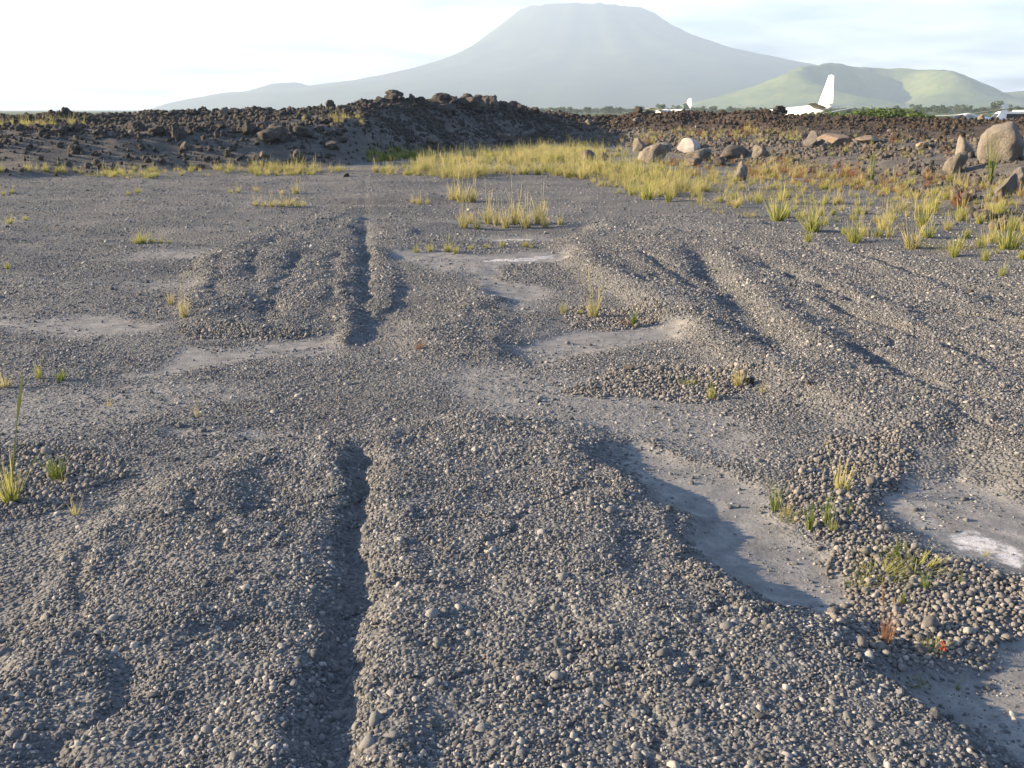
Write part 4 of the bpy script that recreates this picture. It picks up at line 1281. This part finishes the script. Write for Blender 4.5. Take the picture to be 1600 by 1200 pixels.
def light_aircraft(u, v, Y, yaw, label, roll=0.0, pitch=0.0, zoff=0.0, bent=0.0):
    b_ = at(u, v, Y)
    o = link('light_aircraft', None, label=label, cat='airplane')
    o.location = (b_.x, b_.y, b_.z + zoff); o.rotation_euler = (roll, pitch, yaw)
    f_ = link('fuselage', loft('fuselage', [(-0.1, 0.06, 0.1, 0.1), (1.2, 0.2, 0.26, 0.05), (3.2, 0.5, 0.6, 0.0), (4.4, 0.58, 0.78, 0.12), (5.4, 0.58, 0.74, 0.05), (6.0, 0.52, 0.5, -0.1), (7.2, 0.42, 0.4, -0.15), (7.5, 0.2, 0.2, -0.15)], M_WHITE, 14), parent=o)
    link('windscreen', loft('windscreen', [(5.2, 0.45, 0.05, 0.72), (5.5, 0.52, 0.25, 0.5), (5.95, 0.5, 0.12, 0.3)], M_GLASS, 10), parent=f_)
    fn = link('fin', blade_wing('fin', (0.95, 0, 0.2), (-0.1, 0, 0.2), (0.15, 0, 1.55), (-0.35, 0, 1.55), 0.07, 0.04, (0, 1, 0), M_WHITE), parent=o)
    for sgn in (1, -1):
        link('tailplane', blade_wing('tailplane', (0.9, sgn * 0.1, 0.15), (0.0, sgn * 0.1, 0.15), (0.6, sgn * (1.5 - 0.45 * bent), 0.15 + bent * 0.9), (0.05, sgn * (1.5 - 0.45 * bent), 0.15 + bent * 0.9), 0.05, 0.03, (0, 0, 1), M_WHITE), parent=o)
        link('wing', blade_wing('wing', (5.0, sgn * 0.4, 0.75), (3.5, sgn * 0.4, 0.75), (4.8, sgn * 5.2, 0.95), (3.75, sgn * 5.2, 0.95), 0.12, 0.07, (0, 0, 1), M_WHITE), parent=o)
    return o


light_aircraft(1079, 168, 150, math.radians(150), 'white tail of a small wrecked aircraft sticking up as a V behind the ridge', pitch=math.radians(10), bent=0.9, zoff=-0.3)
light_aircraft(1572, 176, 95, math.radians(200), 'low white light aircraft just above the ridge at the right edge', roll=math.radians(4), pitch=math.radians(2), zoff=-0.75)


def van(u, v, Y, yaw, label, colr):
    b_ = at(u, v, Y)
    mb = mat_plain('van_paint', colr, 0.35, 0, 0.05)
    o = link('parked_van', None, label=label, cat='van'); o.location = (b_.x, b_.y, b_.z - 1.9); o.rotation_euler = (0, 0, yaw)
    prof = [(-2.3, 0.35), (-2.35, 1.75), (-2.1, 1.95), (1.0, 1.97), (1.35, 1.75), (1.85, 1.1), (2.35, 0.98), (2.45, 0.4)]
    V = [(x_, s_ * 0.88 * (0.93 if z_ > 1.5 else 1), z_) for s_ in (-1, 1) for x_, z_ in prof]
    k_ = len(prof)
    F = [tuple(range(k_)), tuple(range(k_, 2 * k_))[::-1]] + [(i, i + k_, (i + 1) % k_ + k_, (i + 1) % k_) for i in range(k_)]
    link('body', new_mesh('body', V, F, mb, False), parent=o)
    link('windscreen', new_mesh('windscreen', [(1.40, -0.72, 1.71), (1.83, -0.78, 1.16), (1.83, 0.78, 1.16), (1.40, 0.72, 1.71), (1.36, -0.72, 1.66), (1.79, -0.78, 1.12), (1.79, 0.78, 1.12), (1.36, 0.72, 1.66)],
         [(0, 1, 2, 3), (7, 6, 5, 4), (0, 4, 5, 1), (1, 5, 6, 2), (2, 6, 7, 3), (3, 7, 4, 0)], M_GLASS, False), parent=o)
    for s_ in (-1, 1):
        link('side_window', new_mesh('side_window', [(x_, s_ * y_, z_) for y_ in (0.80, 0.885) for x_, z_ in ((-1.9, 1.15), (1.3, 1.15), (1.0, 1.7), (-1.9, 1.7))],
             [(0, 1, 2, 3), (7, 6, 5, 4), (0, 4, 5, 1), (1, 5, 6, 2), (2, 6, 7, 3), (3, 7, 4, 0)], M_GLASS, False), parent=o)
        for x_ in (-1.5, 1.5):
            V = []; F = []
            for q in range(2):
                for e in range(16):
                    V.append((x_ + 0.33 * math.cos(e * math.pi / 8), s_ * (0.70 + 0.2 * q), 0.33 + 0.33 * math.sin(e * math.pi / 8)))
            F = [(e, (e + 1) % 16, 16 + (e + 1) % 16, 16 + e) for e in range(16)] + [tuple(range(16))[::-1], tuple(range(16, 32))]
            link('wheel', new_mesh('wheel', V, F, M_GLASS, False), parent=o)


van(1577, 175, 125, math.radians(175), 'left one of two white vans parked beyond the ridge at the right edge', (0.8, 0.77, 0.74))
van(1600, 173, 130, math.radians(95), 'right one of two white vans parked beyond the ridge, at the very edge', (0.8, 0.8, 0.8))

# ------------------------------------------------------------------ shrubs and trees beyond the ridge
def mat_leaf(name, a, b_):
    m = Mat(name)
    r_ = m.attr('blade'); rnd = m.n('ShaderNodeObjectInfo').outputs['Random']
    col = m.mix(r_, a, b_)
    col = m.mix(m.math('MULTIPLY', rnd, 0.5), col, a)
    d = m.n('ShaderNodeBsdfDiffuse', Color=col); tr = m.n('ShaderNodeBsdfTranslucent', Color=col)
    mx = m.n('ShaderNodeMixShader', Fac=0.3)
    m.nt.links.new(d.outputs[0], mx.inputs[1]); m.nt.links.new(tr.outputs[0], mx.inputs[2])
    m.nt.links.new(mx.outputs[0], m.out.inputs['Surface'])
    return m.m


M_LEAF = mat_leaf('leaf', (0.06, 0.085, 0.035), (0.14, 0.17, 0.07))
M_LEAFB = mat_leaf('bright_leaf', (0.06, 0.095, 0.03), (0.14, 0.19, 0.06))
M_BARK = mat_plain('bark', (0.12, 0.09, 0.06), 0.9)


def crown_mesh(name, seed, mat, n, lobes, leaf):
    r = np.random.default_rng(seed)
    L = [(np.array([r.normal(0, 0.25), r.normal(0, 0.25), r.uniform(0.45, 0.85)]), r.uniform(0.14, 0.28)) for _ in range(lobes)]
    V = []; F = []; B = []
    for i in range(n):
        c, rad = L[r.integers(lobes)]
        d = r.normal(size=3); d /= np.linalg.norm(d)
        p_ = c + d * rad * r.uniform(0.5, 1.05) * np.array([1.1, 1.1, 0.8])
        a = r.normal(size=3); a /= np.linalg.norm(a)
        b2 = np.cross(a, r.normal(size=3)); b2 /= np.linalg.norm(b2)
        s_ = leaf * r.uniform(0.6, 1.4)
        k_ = len(V); tint = r.random()
        V += [p_ - a * s_, p_ + b2 * s_ * 0.6, p_ + a * s_, p_ - b2 * s_ * 0.6]; B += [tint] * 4
        F.append((k_, k_ + 1, k_ + 2, k_ + 3))
    me = new_mesh(name, V, F, mat, False); set_attr(me, 'blade', B)
    return me


def trunk_mesh(name, seed):
    r = np.random.default_rng(seed)
    V = []; F = []
    def limb(p0, p1, r0, r1):
        p0 = Vector(p0); p1 = Vector(p1); ax = (p1 - p0).normalized()
        s1 = ax.orthogonal().normalized(); s2 = ax.cross(s1); k_ = len(V)
        for (p_, rr) in ((p0, r0), (p1, r1)):
            for e in range(6):
                V.append(p_ + (s1 * math.cos(e * math.pi / 3) + s2 * math.sin(e * math.pi / 3)) * rr)
        for e in range(6):
            F.append((k_ + e, k_ + (e + 1) % 6, k_ + 6 + (e + 1) % 6, k_ + 6 + e))
    limb((0, 0, -0.02), (0.02, 0, 0.45), 0.035, 0.022)
    for i in range(4):
        a = r.uniform(0, 6.283)
        limb((0.02, 0, 0.3 + 0.04 * i), (0.25 * math.cos(a), 0.25 * math.sin(a), r.uniform(0.55, 0.8)), 0.016, 0.006)
    return new_mesh(name, V, F, M_BARK)


crowns = [crown_mesh('crown_%d' % i, 800 + i, M_LEAF, 420, 6 + i, 0.055) for i in range(4)]
bcrowns = [crown_mesh('shrub_crown_%d' % i, 820 + i, M_LEAFB, 700, 8, 0.05) for i in range(3)]
trunks = [trunk_mesh('trunk_%d' % i, 810 + i) for i in range(3)]


def tree(u, vtop, Y, label, group, bright=False, wide=1.0, hgt=None, nm='tree', cat='tree', zg=-0.8):
    top = at(u, vtop, Y)
    h = (top.z - zg) / 0.98 if hgt is None else hgt
    o = link(nm, None, label=label, cat=cat, group=group)
    o.location = (top.x, top.y, zg); o.scale = (h * wide, h * wide, h); o.rotation_euler = (0, 0, random.uniform(0, 6.28))
    link('crown', random.choice(bcrowns if bright else crowns), parent=o)
    link('trunk', random.choice(trunks), parent=o)


for i, (u, vt) in enumerate(sorted([(1290, 172), (1308, 170), (1322, 173), (1345, 171), (1362, 168), (1380, 166), (1395, 167), (1410, 171), (1425, 172), (1332, 173), (1275, 174), (1440, 172)])):
    tree(u, vt + 3, random.uniform(72, 84), 'bright green shrub behind the ridge near the airliner, ' + nth(i) + ' from the left', 'bright shrubs behind the ridge', True, 1.3, nm='shrub', cat='shrub')
for i, (u, vt, Y) in enumerate(sorted([(1034, 160, 240), (950, 163, 260), (918, 165, 250), (880, 166, 300), (1115, 164, 260), (1140, 163, 300), (1175, 165, 260), (1195, 166, 240), (1430, 160, 260), (1465, 161, 230), (1480, 163, 240), (1500, 160, 250), (1512, 163, 230), (1558, 156, 200), (1590, 160, 180), (1450, 164, 220), (970, 165, 230), (1000, 164, 280), (1060, 162, 300), (1095, 163, 280), (1215, 163, 300), (860, 166, 260), (840, 167, 280), (1400, 162, 260), (1540, 162, 240), (1525, 165, 230)])):
    tree(u, vt + 1, Y * 2.4, 'hazy tree on the plain beyond the ridge, ' + nth(i) + ' from the left', 'single trees on the plain', False, random.uniform(0.8, 1.3))
n = 1100
yy = 650 * np.exp(RNG.random(n) * math.log(3200 / 650)); a = RNG.uniform(-0.05, 0.62, n)
x = a * yy
ch = [(vc.x, vc.y, volcano_h), (cc.x, cc.y, cone_h)]
z = np.full(n, -1.0)
z = np.maximum(z, np.where((np.abs(x - cc.x) < 900) & (np.abs(yy - cc.y) < 900), cone_h(x - cc.x, yy - cc.y) - 2, -1))
hh = RNG.uniform(3.0, 7.0, n)
k = z < 14
scatter('woodland', crowns, np.stack([x, yy, z - 0.25 * hh], 1)[k], np.stack([0 * x, 0 * x, RNG.random(n) * 6.283], 1)[k], np.stack([hh * 1.5, hh * 1.5, hh], 1)[k], RNG.integers(0, 4, n)[k], 'far scattered woodland on the hazy plain', 'woodland')
